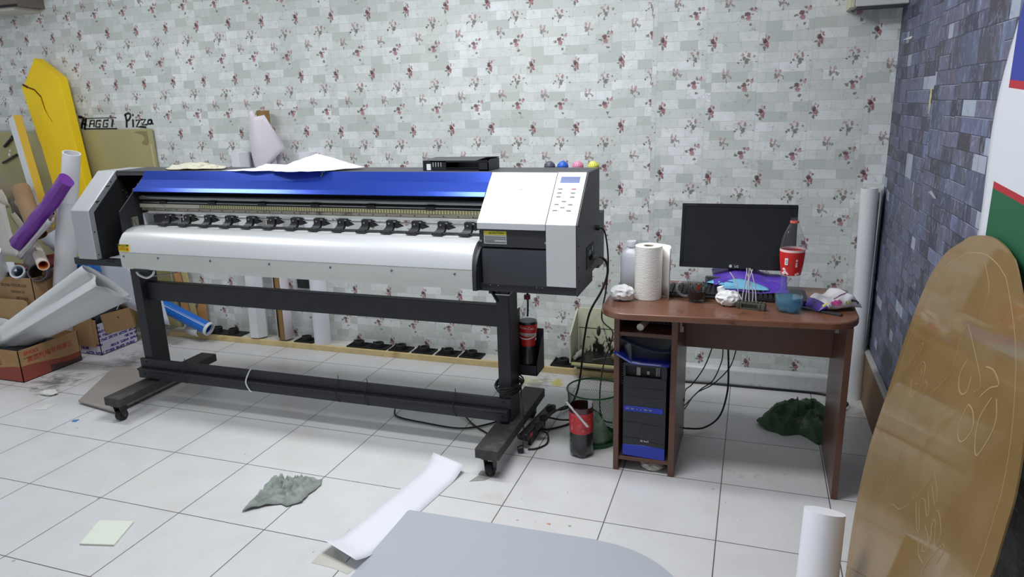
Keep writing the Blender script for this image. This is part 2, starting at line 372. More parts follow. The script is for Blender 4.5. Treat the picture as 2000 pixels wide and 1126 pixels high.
def cyl_fn(cx, cy, rad, phi0, z0, tilt=0.0):
    return lambda x, y, z: V((cx + (rad + z) * math.cos(phi0 + (x + y * tilt) / rad), cy + (rad + z) * math.sin(phi0 + (x + y * tilt) / rad), z0 + y))
def strokes(mb, polys, w, fn, h=.0006):
    """flat ribbons along polylines given in the sheet's own x, y"""
    for pl in polys:
        P = [V((x, y, 0)) for x, y in pl]; L, Rr = [], []
        for i, p in enumerate(P):
            d = P[min(i + 1, len(P) - 1)] - P[max(i - 1, 0)]
            d = d.normalized() if d.length else V((1, 0, 0)); nn = V((-d.y, d.x, 0)) * w / 2
            L.append(p + nn); Rr.append(p - nn)
        for z in (h,):
            va = [mb.bm.verts.new(fn(p.x, p.y, z)) for p in L]; vb = [mb.bm.verts.new(fn(p.x, p.y, z)) for p in Rr]
            wa = [mb.bm.verts.new(fn(p.x, p.y, 0)) for p in L]; wb = [mb.bm.verts.new(fn(p.x, p.y, 0)) for p in Rr]
            for i in range(len(P) - 1):
                mb.face([va[i], va[i + 1], vb[i + 1], vb[i]]); mb.face([wa[i], wa[i + 1], va[i + 1], va[i]]); mb.face([vb[i], vb[i + 1], wb[i + 1], wb[i]])
            mb.face([wa[0], va[0], vb[0], wb[0]]); mb.face([wb[-1], vb[-1], va[-1], wa[-1]])
    return mb

# ------------------------------------------------------------------ the room
XR, YB = 2.365, 2.01
struct(obj('floor', MB().box((-4.6, -3.6, -.05), (XR + .1, YB + .1, 0)), floor_tiles(), smooth=0))
struct(obj('wall_back', MB().box((-4.6, YB, 0), (XR + .1, YB + .1, 2.85)), wallpaper(), smooth=0))
struct(obj('wall_right', MB().box((XR, -3.6, 0), (XR + .1, YB, 2.85)), dark_wallpaper(), smooth=0))
struct(obj('ceiling', MB().box((-4.6, -3.6, 2.85), (XR + .1, YB + .1, 2.9)), M('white_ceiling_paint', (225, 225, 222), .8), smooth=0))
struct(obj('baseboard_back', MB().box((1.22, 1.945, 0), (2.25, YB, .10)), M('white_skirting_tile', (214, 216, 218), .4, dirt=(190, 188, 180)), bevel=.012))
struct(obj('trim_1', MB().box((-2.30, 1.90, 0), (1.22, YB, .033)), M('white_ledge_tile', (214, 211, 202), .5, dirt=(190, 184, 170)), bevel=.002))
struct(obj('trim_2', MB().box((XR - .022, .2, .262), (XR, 2.0, .285)), M('pale_trim', (186, 184, 180), .5), bevel=.003))
struct(obj('baseboard_right', MB().box((XR - .018, .2, 0), (XR, 2.0, .262)), M('brown_hardboard', (128, 100, 72), .7, dirt=(104, 80, 58))))
tag(obj('wood_batten', MB().box((-2.28, 1.876, 0), (1.06, 1.90, .036)), wood_l, bevel=.002), 'long raw pine batten lying on the floor along the foot of the wall', 'batten')

# ------------------------------------------------------------------ the wide printer
pr = thing('wide_format_printer', 'wide silver, blue and black roll printer on a black wheeled stand', 'printer', (-.35, .95, 0))
XL0, XL1, XP, XH, XC, XE = -1.625, -1.50, -1.297, .652, .952, 1.077
side = [(.74, .855), (.74, 1.112), (.945, 1.297), (1.16, 1.297), (1.16, .855)]
lc = obj('left_cover', MB().prism(side, XL0, XL1 - .002), M('grey_silver_cap', (184, 186, 190), .42, .25, .02, 4.0), pr, bevel=.004)
obj('side_trim', MB().prism([(.744, .857), (.744, 1.111), (.947, 1.294), (1.158, 1.294), (1.158, .857)], XL1 - .003, XL1), M('shaded_silver_trim', (140, 142, 146), .45, .2, .02), lc)  # flange in the cover's silver, its shade put into a darker colour
obj('cover_lining', MB().prism([(.772, .86), (.772, 1.10), (.956, 1.266), (1.15, 1.266), (1.15, .86)], XL1 - .002, XL1 + .003), black_d, lc)
for y, z in ((.755, 1.0), (.755, .88), (.80, 1.147), (.905, 1.243)): obj('screw', MB().cyl((XL1, y, z), (XL1 + .003, y, z), .003, n=10), blackp, lc)
for z in (1.225, 1.155):
    y = .74 + (z - 1.112) * .205 / .185
    obj('latch_slot', MB().box((XL1, y + .004, z - .004), (XL1 + .002, y + .028, z + .0)), black_d, lc)
# bay behind the left cover
obj('back_panel', MB().prism([(1.145, 1.05), (1.16, 1.05), (1.16, 1.29), (1.145, 1.29)], XL1, XE), black_d, pr)
obj('bay_back_panel', MB().box((XL1, 1.14, .862), (XP, 1.155, 1.29)), black_d, pr)
obj('top_cover', MB().box((XL1, .95, 1.288), (XE, 1.165, 1.298)), darkgrey, pr, bevel=.002)
obj('front_top_lip', MB().box((XL1, .944, 1.274), (-1.30, .952, 1.288)), darkgrey, pr)
ip = obj('inner_side_plate', MB().prism([(.742, .862), (.742, 1.112), (.948, 1.29), (1.14, 1.29), (1.14, .862)], XP, XP + .008), black_d, pr, bevel=.001)
mb = MB(); mb.box((XP + .008, .80, 1.02), (XP + .02, .835, 1.075)); mb.box((XP + .008, .81, 1.04), (XP + .028, .822, 1.06))
obj('catch_block', mb, M('dull_zinc', (130, 128, 116), .45, .6), ip)
for z, y in ((1.175, .99), (1.155, .99), (1.19, .97)): obj('screw', MB().cyl((XL1 + .004, y, z), (XL1 + .009, y, z), .005, n=10), chrome, lc)
mb = MB(); mb.tube([(XP - .05, .95, 1.145), (XP - .09, .95, 1.15), (XP - .085, .93, 1.20), (XP - .05, .93, 1.205)], .004)
mb.box((XP - .06, .93, 1.195), (XP - .004, .95, 1.215)); mb.box((XP - .03, .91, 1.21), (XP - .010, .93, 1.235))
obj('belt_tension_bracket', mb, M('worn_zinc', (150, 150, 148), .4, .7), pr)
obj('bay_floor_sheet', MB().box((XL1 + .02, .80, .853), (XP, 1.13, .856)), white_p, pr)
obj('base_tray', MB().box((-1.70, .77, .815), (XH + .02, 1.10, .852)), black, pr, bevel=.003)
obj('tray_slot', MB().box((-1.47, .768, .838), (-1.42, .79, .853)), black_d, pr)
# blue hinged cover
prof = [(.932, 1.299), (.904, 1.257), (.853, 1.221), (.836, 1.204)]
mb = MB(); sec = prof + [(y + .006, z - .004) for y, z in prof[::-1]]
mb.prism(sec, XP + .012, XH)
bc = obj('blue_cover', mb, blue_gl, pr, smooth=0)
obj('scraped_patch', strokes(MB(), [[(0, 0), (.006, .012), (.002, .020), (.010, .030)], [(.010, .022), (.018, .032)]], .006, plane_fn((-.205, .917, 1.277), (1, 0, 0), (0, .028, .042))), M('chipped_green_paint', (130, 160, 110), .6), bc)
obj('cover_shadow_gap', MB().prism([(.90, 1.19), (.91, 1.19), (1.0, 1.27), (.99, 1.27)], XP + .01, XH), black_d, pr)
obj('head_beam', MB().box((XP + .008, .93, 1.188), (XH, 1.145, 1.232)), black_d, pr)
obj('guide_rail', MB().cyl((XP + .008, .884, 1.166), (XH, .884, 1.166), .0118, n=18), M('dull_guide_steel', (150, 153, 152), .32, .7), pr)
obj('carriage_beam', MB().box((XP + .008, .874, 1.118), (XH, .96, 1.1525)), black_d, pr)
obj('linear_rail', MB().box((XP + .03, .8685, 1.143), (XH, .874, 1.1465)), chrome, pr)
for x in (-1.13, -.82, -.52, -.22, .08, .38): obj('rail_clip', MB().box((x - .022, .864, 1.139), (x + .022, .873, 1.153)), blackp, pr, bevel=.001)
obj('encoder_strip', MB().box((-.90, .8685, 1.1185), (XH, .871, 1.135)), None or (lambda: (lambda k: (k.t.links.new(k.mix(k.math('LESS_THAN', k.math('FRACT', k.math('MULTIPLY', k.xyz()[0], 70.0)), .42), lin((176, 172, 128)), lin((112, 108, 76))), k.b.inputs['Base Color']), k.m)[1])(N('toothed_belt')))(), pr)
obj('strip_holder', MB().box((XP + .008, .871, 1.117), (XH, .8735, 1.136)), M('stained_cream_strip', (186, 184, 166), .5, dirt=(60, 58, 52), ds=9.0), pr)
mb = MB().box((XP + .02, .868, 1.1015), (XH, .93, 1.116))
fb = obj('slotted_bar', mb, M('stained_aluminium', (150, 144, 132), .4, .5, dirt=(70, 64, 58), ds=12.0), pr, bevel=.001)
for i in range(26): obj('screw', MB().cyl((-1.19 + i * .071, .8685, 1.109), (-1.19 + i * .071, .8665, 1.109), .0028, n=8), black_d, fb)
obj('front_bar', MB().box((XP + .06, .866, 1.0865), (XH, .93, 1.100)), M('pale_anodised_bar', (205, 207, 204), .35, .3), pr, bevel=.002)
obj('roller_shaft', MB().cyl((XP + .12, .866, 1.074), (XH, .866, 1.074), .0045, n=10), chrome, pr)
obj('left_end_sheet', MB().prism([(.88, .99), (.88, 1.085), (.95, 1.09), (1.13, 1.09), (1.13, .94), (.95, .99)], XP + .008, XP + .012), white_p, pr)
# pinch rollers
ROL = []
for i in range(14):
    x = -1.105 + .1285 * i; mb = MB(); y0 = .862
    mb.loft([[(x - .019, y0 - .010, 1.086), (x + .019, y0 - .010, 1.086), (x + .019, y0 + .03, 1.086), (x - .019, y0 + .03, 1.086)],
             [(x - .018, y0 - .012, 1.062), (x + .018, y0 - .012, 1.062), (x + .018, y0 + .02, 1.062), (x - .018, y0 + .02, 1.062)],
             [(x - .024, y0 - .020, 1.050), (x + .018, y0 - .020, 1.050), (x + .018, y0 + .005, 1.050), (x - .024, y0 + .005, 1.050)],
             [(x - .034, y0 - .032, 1.040), (x + .016, y0 - .032, 1.040), (x + .016, y0 - .005, 1.040), (x - .034, y0 - .005, 1.040)]])
    mb.cyl((x - .036, y0 - .034, 1.0375), (x + .014, y0 - .034, 1.0375), .0085, n=12)
    if i == 0: mb.box((x - .085, y0 - .01, 1.040), (x - .02, y0 + .02, 1.082))
    p_ = obj('pinch_roller', mb, blackp, pr, bevel=.001)
    mb = MB(); mb.prism([(x + .022, 1.084), (x + .046, 1.080), (x + .040, 1.070), (x + .062, 1.060), (x + .030, 1.050), (x + .020, 1.056)], y0 - .004, y0 + .012, 'y'); obj('spring_arm', mb, blackp, p_, smooth=0)
    obj('roller_screw', MB().cyl((x - .002, y0 - .011, 1.074), (x - .002, y0 - .015, 1.073), .0035, n=8), chrome, p_)
    obj('spring_end', MB().cyl((x + .019, y0 - .006, 1.081), (x + .030, y0 - .006, 1.081), .004, n=8), chrome, p_)
# curved platen
pl = [(.975, .94), (.955, 1.022), (.86, 1.026), (.80, 1.026), (.762, 1.018), (.73, 1.0), (.708, .974), (.696, .945), (.692, .915)]
inn = [(.70, .915), (.78, .93), (.90, .93)]
obj('platen', MB().prism(pl + inn, XP + .012, .640), platen_m, pr, smooth=50)
obj('platen_groove', MB().box((XP + .06, .838, 1.0255), (.638, .842, 1.0268)), M('pale_groove', (235, 235, 235), .4), pr)
obj('platen_groove', MB().box((XP + .02, .862, 1.0255), (.638, .872, 1.0266)), M('groove_grey', (120, 122, 124), .4), pr)
ap = obj('platen_apron', MB().prism([(.6935, .9135), (.6965, .84), (.706, .826), (.76, .822), (.76, .83), (.712, .84), (.702, .912)], XP + .012, .640), M('light_grey_apron', (212, 214, 210), .42, .3, .03), pr)
for x in (-1.26, -1.04, -.72, -.38, -.05, .26, .56): obj('screw', MB().cyl((x, .6955, .893), (x, .691, .893), .005, n=10), M('screw_steel', (120, 122, 124), .3, .8), ap)
sp = [(.83, 1.005), (.79, 1.006), (.755, .99), (.725, .965), (.703, .935), (.69, .895), (.690, .825), (.76, .815), (.90, .815), (.90, .98)]
obj('platen_end_plate', MB().prism(sp, .640, .658), black, pr, bevel=.0015)
wl = obj('warning_sticker', MB().prism([(.6905, .919), (.6912, .956), (.6925, .956), (.6925, .919)], -1.283, -1.213), M('sticker_yellow', (232, 212, 20), .5, 0, .01), pr)
wfn = plane_fn((-1.283, .6895, .919), (1, 0, 0), (0, .0, 1))
obj('sticker_header', strokes(MB(), [[(0, .0325), (.070, .0325)]], .009, wfn), M('olive_black_ink', (70, 66, 20), .6), wl)
text_mesh('CAUTION', .0085, M('sticker_yellow', (0, 0, 0)), 'sticker_text', wl, plane_fn((-1.248, .688, .9515), (1, 0, 0), (0, 0, 1)), sx=1.1)
text_mesh('HOT SURFACE\nDO NOT TOUCH', .0085, M('amber_ink', (214, 120, 20), .6), 'sticker_text', wl, plane_fn((-1.258, .6885, .934), (1, 0, 0), (0, 0, 1)), sx=.75)
mb = MB(); mb.cyl((-1.224, .689, .932), (-1.224, .6905, .932), .0085, n=20)
obj('sticker_symbol', mb, M('orange_ink', (236, 140, 30), .6), wl)
obj('sticker_symbol', strokes(MB(), [[(0, -.004), (0, .003)]], .003, plane_fn((-1.224, .6885, .932), (1, 0, 0), (0, 0, 1))), M('olive_black_ink', (0, 0, 0)), wl)
# right housing
sl = [(.74, 1.082), (.74, 1.108), (.945, 1.297), (.952, 1.29), (.752, 1.104), (.752, 1.082)]
hc = obj('head_cover', MB().prism(sl, XH, XC - .003), silver, pr, smooth=0, bevel=.001)
obj('cover_scratch', strokes(MB(), [[(0, 0), (.014, .001)]], .0012, plane_fn((.80, .8725, 1.232), (1, 0, 0), (0, .205, .189))), M('scratch_grey', (120, 122, 126), .5), hc)
body = [(.765, .85), (.765, 1.075), (.80, 1.12), (.96, 1.285), (1.15, 1.285), (1.15, .86), (1.02, .856)]
obj('housing_body', MB().prism(body, XH + .006, XC), black, pr)
obj('front_panel', MB().box((XH + .004, .752, 1.005), (XC, .768, 1.080)), M('black_front_sheet', (48, 48, 52), .5, 0, .1, 20.0), pr, bevel=.001)
obj('drawer_front', MB().prism([(.742, .846), (.742, .975), (.747, .993), (.766, 1.003), (.78, 1.003), (.78, .846)], XH + .018, XC), M('black_drawer', (50, 51, 58), .38, 0, .05), pr)
obj('under_panel', MB().box((XH - .01, .75, .812), (XE - .004, 1.02, .846)), black, pr, bevel=.002)
for x in (.70, .735, .905, .93): obj('rivet', MB().cyl((x, .75, .84), (x, .748, .84), .0022, n=8), chrome, pr)
cs = obj('caution_sticker', MB().box((.677, .7505, 1.018), (.778, .752, 1.073)), M('sticker_grey', (176, 178, 178), .5, 0, .01), pr)
obj('sticker_header', MB().box((.677, .7498, 1.056), (.778, .7505, 1.073)), M('dull_yellow_ink', (212, 202, 60), .5, 0, .01), cs)
text_mesh('CAUTION', .013, M('dark_olive_ink', (90, 84, 20), .6), 'sticker_text', cs, plane_fn((.737, .7492, 1.0645), (1, 0, 0), (0, 0, 1)))
obj('sticker_symbol', strokes(MB(), [[(-.004, -.003), (0, .004), (.004, -.003), (-.004, -.003)]], .0014, plane_fn((.704, .7494, 1.0642), (1, 0, 0), (0, 0, 1))), M('dark_olive_ink', (0, 0, 0)), cs)
obj('sticker_lines', strokes(MB(), [[(0, 0), (.094, 0)], [(0, -.008), (.094, -.008)], [(0, -.0155), (.044, -.0155)], [(0, -.022), (.094, -.022)]], .0022, plane_fn((.681, .7498, 1.048), (1, 0, 0), (0, 0, 1))), M('dark_text_ink', (84, 84, 84), .6), cs)
for x, z in ((XH + .012, 1.03), (XC - .004, 1.03)): obj('screw', MB().cyl((x, .752, z), (x, .747, z), .005, n=12), chrome, pr)
col_p = [(.738, .85), (.738, 1.108), (.943, 1.299), (.952, 1.292), (.75, 1.104), (.75, .85)]
cc = obj('control_column', MB().prism(col_p, XC, XE), silver_m, pr, smooth=0, bevel=.0015)
ux, uy = V((1, 0, 0)), V((0, .205, .191)).normalized()
nrm = ux.cross(uy)
base_p = V((.963, .7745, 1.1335)) + nrm * .0035 + V((0, -.003, 0))
pf = plane_fn(base_p, ux, uy)
PH, PW = .222, .099
mb = MB(); mb.loft([[pf(0, 0, z), pf(PW, 0, z), pf(PW, PH, z), pf(0, PH, z)] for z in (0, .0012)])
kp = obj('key_panel', mb, M('white_key_panel', (240, 243, 243), .4, 0, .01), cc)
mb = MB(); mb.loft([[pf(.008, .178, z), pf(PW - .008, .178, z), pf(PW - .008, .212, z), pf(.008, .212, z)] for z in (.0012, .0018)])
obj('display', mb, M('lcd_blue_grey', (104, 116, 158), .12, 0, .04), kp)
def key(px, py, c, w=.019):
    mb = MB(); mb.loft([[pf(px, py, z), pf(px + w, py, z), pf(px + w, py + .006, z), pf(px, py + .006, z)] for z in (.0012, .0035)]); obj('key_button', mb, c, kp, bevel=.0006)
kg = M('key_grey', (120, 124, 126), .5); kr = M('key_red', (176, 88, 92), .5)
for i, (a, b) in enumerate(((.006, .142), (.064, .142), (.006, .121), (.064, .121), (.006, .100), (.064, .100), (.033, .076), (.005, .060), (.063, .060), (.033, .044), (.004, .028), (.062, .028))):
    key(a, b, kr if i == 1 else kg)
rs = [(.742, .812), (.742, 1.106), (.948, 1.297), (1.162, 1.297), (1.162, .858), (1.02, .856), (1.02, .812)]
rp = obj('right_side_panel', MB().prism(rs, XE, XE + .006), M('dark_grey_side_sheet', (66, 66, 70), .5, .1, .06, 20.0), pr, bevel=.001)
for y, z in ((.765, 1.10), (.76, 1.02), (.76, .93), (.77, .87), (.98, .88), (.80, 1.15)): obj('screw', MB().cyl((XE + .006, y, z), (XE + .008, y, z), .004, n=8), black_d, rp)
mb = MB(); mb.box((XE + .006, .90, .89), (XE + .009, 1.04, .985))
so = obj('socket_plate', mb, black_d, rp)
for y, z in ((.93, .955), (.98, .965)): obj('network_socket', MB().box((XE + .009, y, z - .012), (XE + .013, y + .025, z + .012)), M('socket_teal', (90, 120, 120), .4), so)
obj('port_grommet', MB().cyl((XE + .006, 1.10, 1.037), (XE + .022, 1.10, 1.037), .012, n=16), blackp, rp)
obj('rear_ink_unit', MB().box((.62, 1.166, .835), (XE + .004, 1.285, 1.09)), darkgrey, pr, bevel=.003)
obj('front_column_step', MB().box((XC, .745, .815), (XE, .80, .85)), black, pr)
# stand
for nm, x0, x1 in (('l', -1.455, -1.395), ('r', .668, .73)):
    po = obj('stand_post', MB().box((x0, .89, .14), (x1, 1.01, .815)), black, pr, bevel=.003)
    c0, c1 = (-1.46, -1.35) if nm == 'l' else (.655, .765)
    ft = obj('stand_foot', MB().box((c0, .597, .096), (c1, 1.317, .142)), M('worn_black_foot', (52, 50, 50), .6, 0, .15, 14.0, dirt=(80, 78, 76), ds=10.0), pr, bevel=.003)
    for y in (.64, 1.25):
        cx = (c0 + c1) / 2
        fk = MB(); fk.box((cx - .032, y - .03, .086), (cx + .032, y + .03, .096))
        for s_ in (-1, 1): fk.prism([(y - .028, .094), (y + .028, .094), (y + .012, .022), (y - .012, .022)], cx + s_ * .021 - .002, cx + s_ * .021 + .002)
        ca = obj('caster', fk, blackp, ft)
        obj('wheel', MB().cyl((cx - .016, y, .0305), (cx + .016, y, .0305), .030, n=24), rubber, ca, bevel=.003)
        obj('axle', MB().cyl((cx - .026, y, .0305), (cx + .026, y, .0305), .006, n=10), darkgrey, ca)
obj('upper_beam', MB().box((-1.395, .93, .591), (.668, .975, .694)), black, pr, bevel=.002)
obj('lower_beam', MB().prism([(.872, .213), (.872, .262), (.886, .264), (.886, .213)], -1.47, .728), black, pr, bevel=.0015)
lb = obj('lower_beam', MB().prism([(.852, .155), (.852, .196), (.845, .200), (.845, .212), (.886, .212), (.886, .155)], -1.475, .72), black, pr, bevel=.0015)
for x in (-1.43, .695):
    obj('bolt', MB().cyl((x, .8515, .182), (x, .849, .182), .005, n=10), black_d, lb); obj('bolt', MB().cyl((x, .8715, .245), (x, .869, .245), .005, n=10), black_d, lb)
for x in (-1.15, -.185, -.02, .455):
    obj('wire_tie', MB().tube([(x, .868, .290), (x, .868, .262), (x - .004, .841, .206), (x + .006, .848, .160), (x + .004, .87, .150)], .0018, n=6), blackp, lb)
obj('wire_tie', MB().tube([(-.715, .868, .270), (-.727, .866, .255), (-.735, .842, .208), (-.722, .848, .160), (-.712, .858, .150)], .0035, n=6), white_v, lb, label='white plastic wire tie')
mb = MB(); mb.tube([(.664, .886, .76), (.734, .886, .76), (.736, 1.012, .775)], .003, n=6, smooth=False); mb.tube([(.62, .93, .765), (.664, .886, .76)], .003, n=6)
obj('wire_tie', mb, white_v, pr)
obj('left_hose', MB().tube([(-1.22, .72, .82), (-1.21, .72, .795), (-1.18, .74, .775), (-1.145, .75, .795), (-1.14, .75, .82)], .006), white_v, pr)
obj('left_hose', MB().tube([(-1.165, .745, .782), (-1.09, .80, .785), (-1.0, .86, .805), (-.98, .88, .82)], .003), M('grey_wire', (140, 140, 140), .5), pr)
obj('hose_clip', MB().box((-1.225, .70, .815), (-1.12, .74, .826)), blackp, pr)
mb = MB(); mb.box((.655, .84, .775), (.70, .87, .815)); mb.cyl((.66, .84, .80), (.705, .82, .745), .007, n=10); mb.cyl((.645, .86, .815), (.645, .86, .79), .01, n=10)
obj('drain_lever', mb, blackp, pr)
# bottle holder tray on the post
mb = MB(); X0, X1, Y0, Y1, Z0 = .690, .812, 1.03, 1.155, .325
mb.box((X0, Y0, Z0), (X1, Y1, Z0 + .004)); mb.box((X0, Y0, Z0), (X1, Y0 + .003, Z0 + .05))
mb.prism([(Y0, Z0), (Y1, Z0), (Y1, Z0 + .17), (Y1 - .03, Z0 + .17), (Y0, Z0 + .05)], X1 - .003, X1)
mb.prism([(Y0, Z0), (Y1, Z0), (Y1, Z0 + .17), (Y0, Z0 + .05)], X0, X0 + .003); mb.box((X0, Y1 - .003, Z0), (X1, Y1, Z0 + .20)); mb.box((X0, 1.008, Z0 + .02), (X0 + .003, Y1, Z0 + .3)); mb.box((.728, 1.012, Z0 + .05), (X0 + .003, 1.03, Z0 + .3))
obj('bottle_holder', mb, black, pr)

# ------------------------------------------------------------------ shapers for soft things
def cloth(name, outline, z0, h, mat, seed=0, freq=14.0, n=48, m=16, thick=.003, flat=.004, parent=None, ridge=1.0):
    cx = sum(p[0] for p in outline) / len(outline); cy = sum(p[1] for p in outline) / len(outline)
    mb = MB(); K = len(outline); rows = []
    for j in range(m + 1):
        t = j / m; row = []
        for i in range(n):
            a = i / n * K; k0 = int(a) % K; k1 = (k0 + 1) % K; fr = a - int(a); fr = fr * fr * (3 - 2 * fr) * .5 + fr * .5
            ox = outline[k0][0] * (1 - fr) + outline[k1][0] * fr; oy = outline[k0][1] * (1 - fr) + outline[k1][1] * fr
            x = cx + (ox - cx) * t; y = cy + (oy - cy) * t
            q = V((x * freq, y * freq, seed * 3.1)); w = noise.noise_vector(q * .6) * .6
            rd = 1 - abs(noise.noise(q + w)) * 2.2; r2 = 1 - abs(noise.noise(q * 2.1 + w * 2 + V((5, 1, 2)))) * 2.0
            z = h * max(0.0, (1 - t ** 2.2)) * (.45 + .55 * max(0, rd) * ridge + .32 * max(0, r2) ** 2) + flat + .25 * h * t * max(0, noise.noise(q * .8 + V((9, 9, 9))))
            d = noise.noise_vector(q * 1.3 + V((3, 7, 1))) * (.35 / freq) * (1 - t * .6)
            row.append(mb.bm.verts.new((x + d.x, y + d.y, z0 + max(z, .001))))
        rows.append(row)
    for a, b in zip(rows, rows[1:]):
        for i in range(n): mb.face([a[i], a[(i + 1) % n], b[(i + 1) % n], b[i]])
    return obj(name, mb, mat, parent, thick=thick, smooth=180)
def crumple(name, loc, size, mat, seed=0, parent=None, amp=.36, sub=3, freq=1.7):
    mb = MB(); bmesh.ops.create_icosphere(mb.bm, subdivisions=sub, radius=1)
    for v in mb.bm.verts:
        p = v.co.copy(); q = p * freq + V((seed * 7.3, seed * 1.7, 2))
        k_ = 1 + amp * (1 - 2.4 * abs(noise.noise(q))) * .55 + .25 * amp * noise.noise(q * 2.7)
        c = p * k_; v.co = V((c.x * size[0], c.y * size[1], c.z * size[2]))
    zm = min(v.co.z for v in mb.bm.verts)
    for v in mb.bm.verts: v.co = v.co + V(loc) - V((0, 0, zm * .85)); v.co.z = max(v.co.z, loc[2] + .0005)
    return obj(name, mb, mat, parent, smooth=25)
def sheet(name, pts, faces, mat, sub=2, thick=.0008, parent=None, wob=.004, seed=0.0):
    mb = MB(); vs = [mb.bm.verts.new(p) for p in pts]
    for f_ in faces: mb.face([vs[i] for i in f_])
    bmesh.ops.triangulate(mb.bm, faces=mb.bm.faces[:]); bmesh.ops.subdivide_edges(mb.bm, edges=mb.bm.edges[:], cuts=sub, use_grid_fill=True)
    for v in mb.bm.verts: v.co += noise.noise_vector(v.co * 14 + V((seed, 0, 0))) * wob * .5 + V((0, 0, 1)) * abs(noise.noise(v.co * 20 + V((seed, 3, 0)))) * wob
    return obj(name, mb, mat, parent, thick=thick, smooth=30)

# ------------------------------------------------------------------ things lying on top of the printer
tag(cloth('cleaning_rag', [(-1.24, 1.02), (-1.16, .965), (-1.0, .97), (-.86, 1.03), (-.90, 1.10), (-1.08, 1.14), (-1.2, 1.10)], 1.299, .024, M('beige_rag_cloth', (206, 202, 184), .95, 0, .1, 20.0, dirt=(120, 112, 100), ds=22.0), seed=2, freq=16), 'crumpled beige rag lying on top of the printer', 'rag')
tag(sheet('paper_sheet', [(-.80, .94, 1.300), (-.60, .912, 1.301), (-.47, .925, 1.302), (-.46, 1.06, 1.318), (-.62, 1.06, 1.322), (-.72, 1.10, 1.300), (-.55, .99, 1.312)], [(0, 1, 6, 5), (1, 2, 6), (2, 3, 6), (3, 4, 6), (4, 5, 6)], white_p, 3), 'flat white offcut sheet on the printer in front of the coned paper roll', 'paper')
tag(sheet('crumpled_paper', [(-.49, .915, 1.300), (-.33, .885, 1.300), (-.18, .90, 1.304), (-.04, 1.05, 1.308), (-.17, 1.12, 1.322), (-.30, 1.04, 1.374), (-.43, 1.04, 1.335), (-.365, .99, 1.338), (-.25, .98, 1.335), (-.40, 1.13, 1.305)],
    [(0, 1, 7), (1, 8, 7), (1, 2, 8), (2, 3, 4), (2, 4, 8), (8, 4, 5), (7, 8, 5), (7, 5, 6), (0, 7, 6), (6, 5, 9), (0, 6, 9), (5, 4, 9)], white_p, 3, wob=.006, seed=4.0), 'crumpled peaked white paper hanging over the edge of the blue cover', 'paper')
bx = thing('plastic_bracket_unit', 'black vented plastic housing standing on top of the printer behind the blue cover', 'plastic housing', (.45, 1.05, 1.298))
mb = MB(); a, b, y0, y1, z0, z1 = .30, .62, .985, 1.13, 1.299, 1.347
mb.box((a, y0, z0), (a + .035, y0 + .004, z1 - .004)); mb.box((a + .035, y0, z1 - .010), (b - .0, y0 + .004, z1 - .004)); mb.box((a, y0, z0), (a + .003, y1, z1 - .004))
mb.box((a + .035, y0, z0), (a + .115, y0 + .004, z1 - .004)); mb.box((a + .115, y0, z0), (b, y0 + .004, z0 + .006))
mb.box((a, y1 - .004, z0), (b, y1, z1)); mb.prism([(y0, z0), (y1, z0), (y1, z1), (y0 + .03, z1), (y0, z1 - .012)], b - .004, b); mb.box((b - .045, y0, z0), (b, y0 + .004, z1 - .008))
obj('shell', mb, blackp, bx)
mb = MB(); mb.loft([[(a, y0, z1 - .005), (b - .06, y0, z1 - .005), (b - .02, y0 + .03, z1 + .008), (b, y1, z1 + .002), (a, y1, z1)], [(a, y0, z1 - .002), (b - .06, y0, z1 - .002), (b - .02, y0 + .03, z1 + .011), (b, y1, z1 + .005), (a, y1, z1 + .003)]])
obj('lid', mb, darkgrey, bx)
mb = MB()
for i in range(4): mb.box((a + .05 + i * .013, y0 - .001, z0 + .018), (a + .053 + i * .013, y0, z1 - .010))
obj('vent_slots', mb, M('vent_grey', (180, 180, 180), .5), bx)
obj('latch', MB().box((a + .020, y0 - .004, z0 + .003), (a + .040, y0, z0 + .030)), white_v, bx)
obj('rear_plate', MB().box((a + .12, y1 - .02, z0 + .003), (b - .05, y1 - .015, z1 - .008)), M('plate_grey', (96, 96, 100), .4, .3), bx)
for x, c, nm in ((.832, (74, 76, 90), 'dark grey'), (.895, (40, 92, 190), 'blue'), (.967, (206, 130, 160), 'pink'), (1.040, (206, 208, 90), 'yellow')):
    ib = thing('ink_bottle', nm + ' capped ink bottle behind the top right edge of the printer', 'ink bottle', (x, 1.235, 1.092), 'ink bottles behind the printer')
    mcol = M('cap_' + nm.replace(' ', '_'), c, .45)
    obj('bottle_body', MB().lathe([(0, 0), (.026, 0), (.028, .004), (.028, .17), (.020, .186), (.016, .190)], (x, 1.235, 1.092), 20), M('ink_bottle_plastic', (200, 200, 204), .4), ib)
    mb = MB(); mb.lathe([(0, .229), (.009, .228), (.017, .223), (.022, .214), (.026, .210), (.027, .186), (0, .186)], (x, 1.235, 1.092), 22)
    for i in range(16):
        t = i / 16 * 2 * PI; mb.box((x + .0225 * math.cos(t) - .0014, 1.235 + .0225 * math.sin(t) - .0014, 1.296), (x + .0225 * math.cos(t) + .0014, 1.235 + .0225 * math.sin(t) + .0014, 1.3095))
    obj('ribbed_cap', mb, mcol, ib)

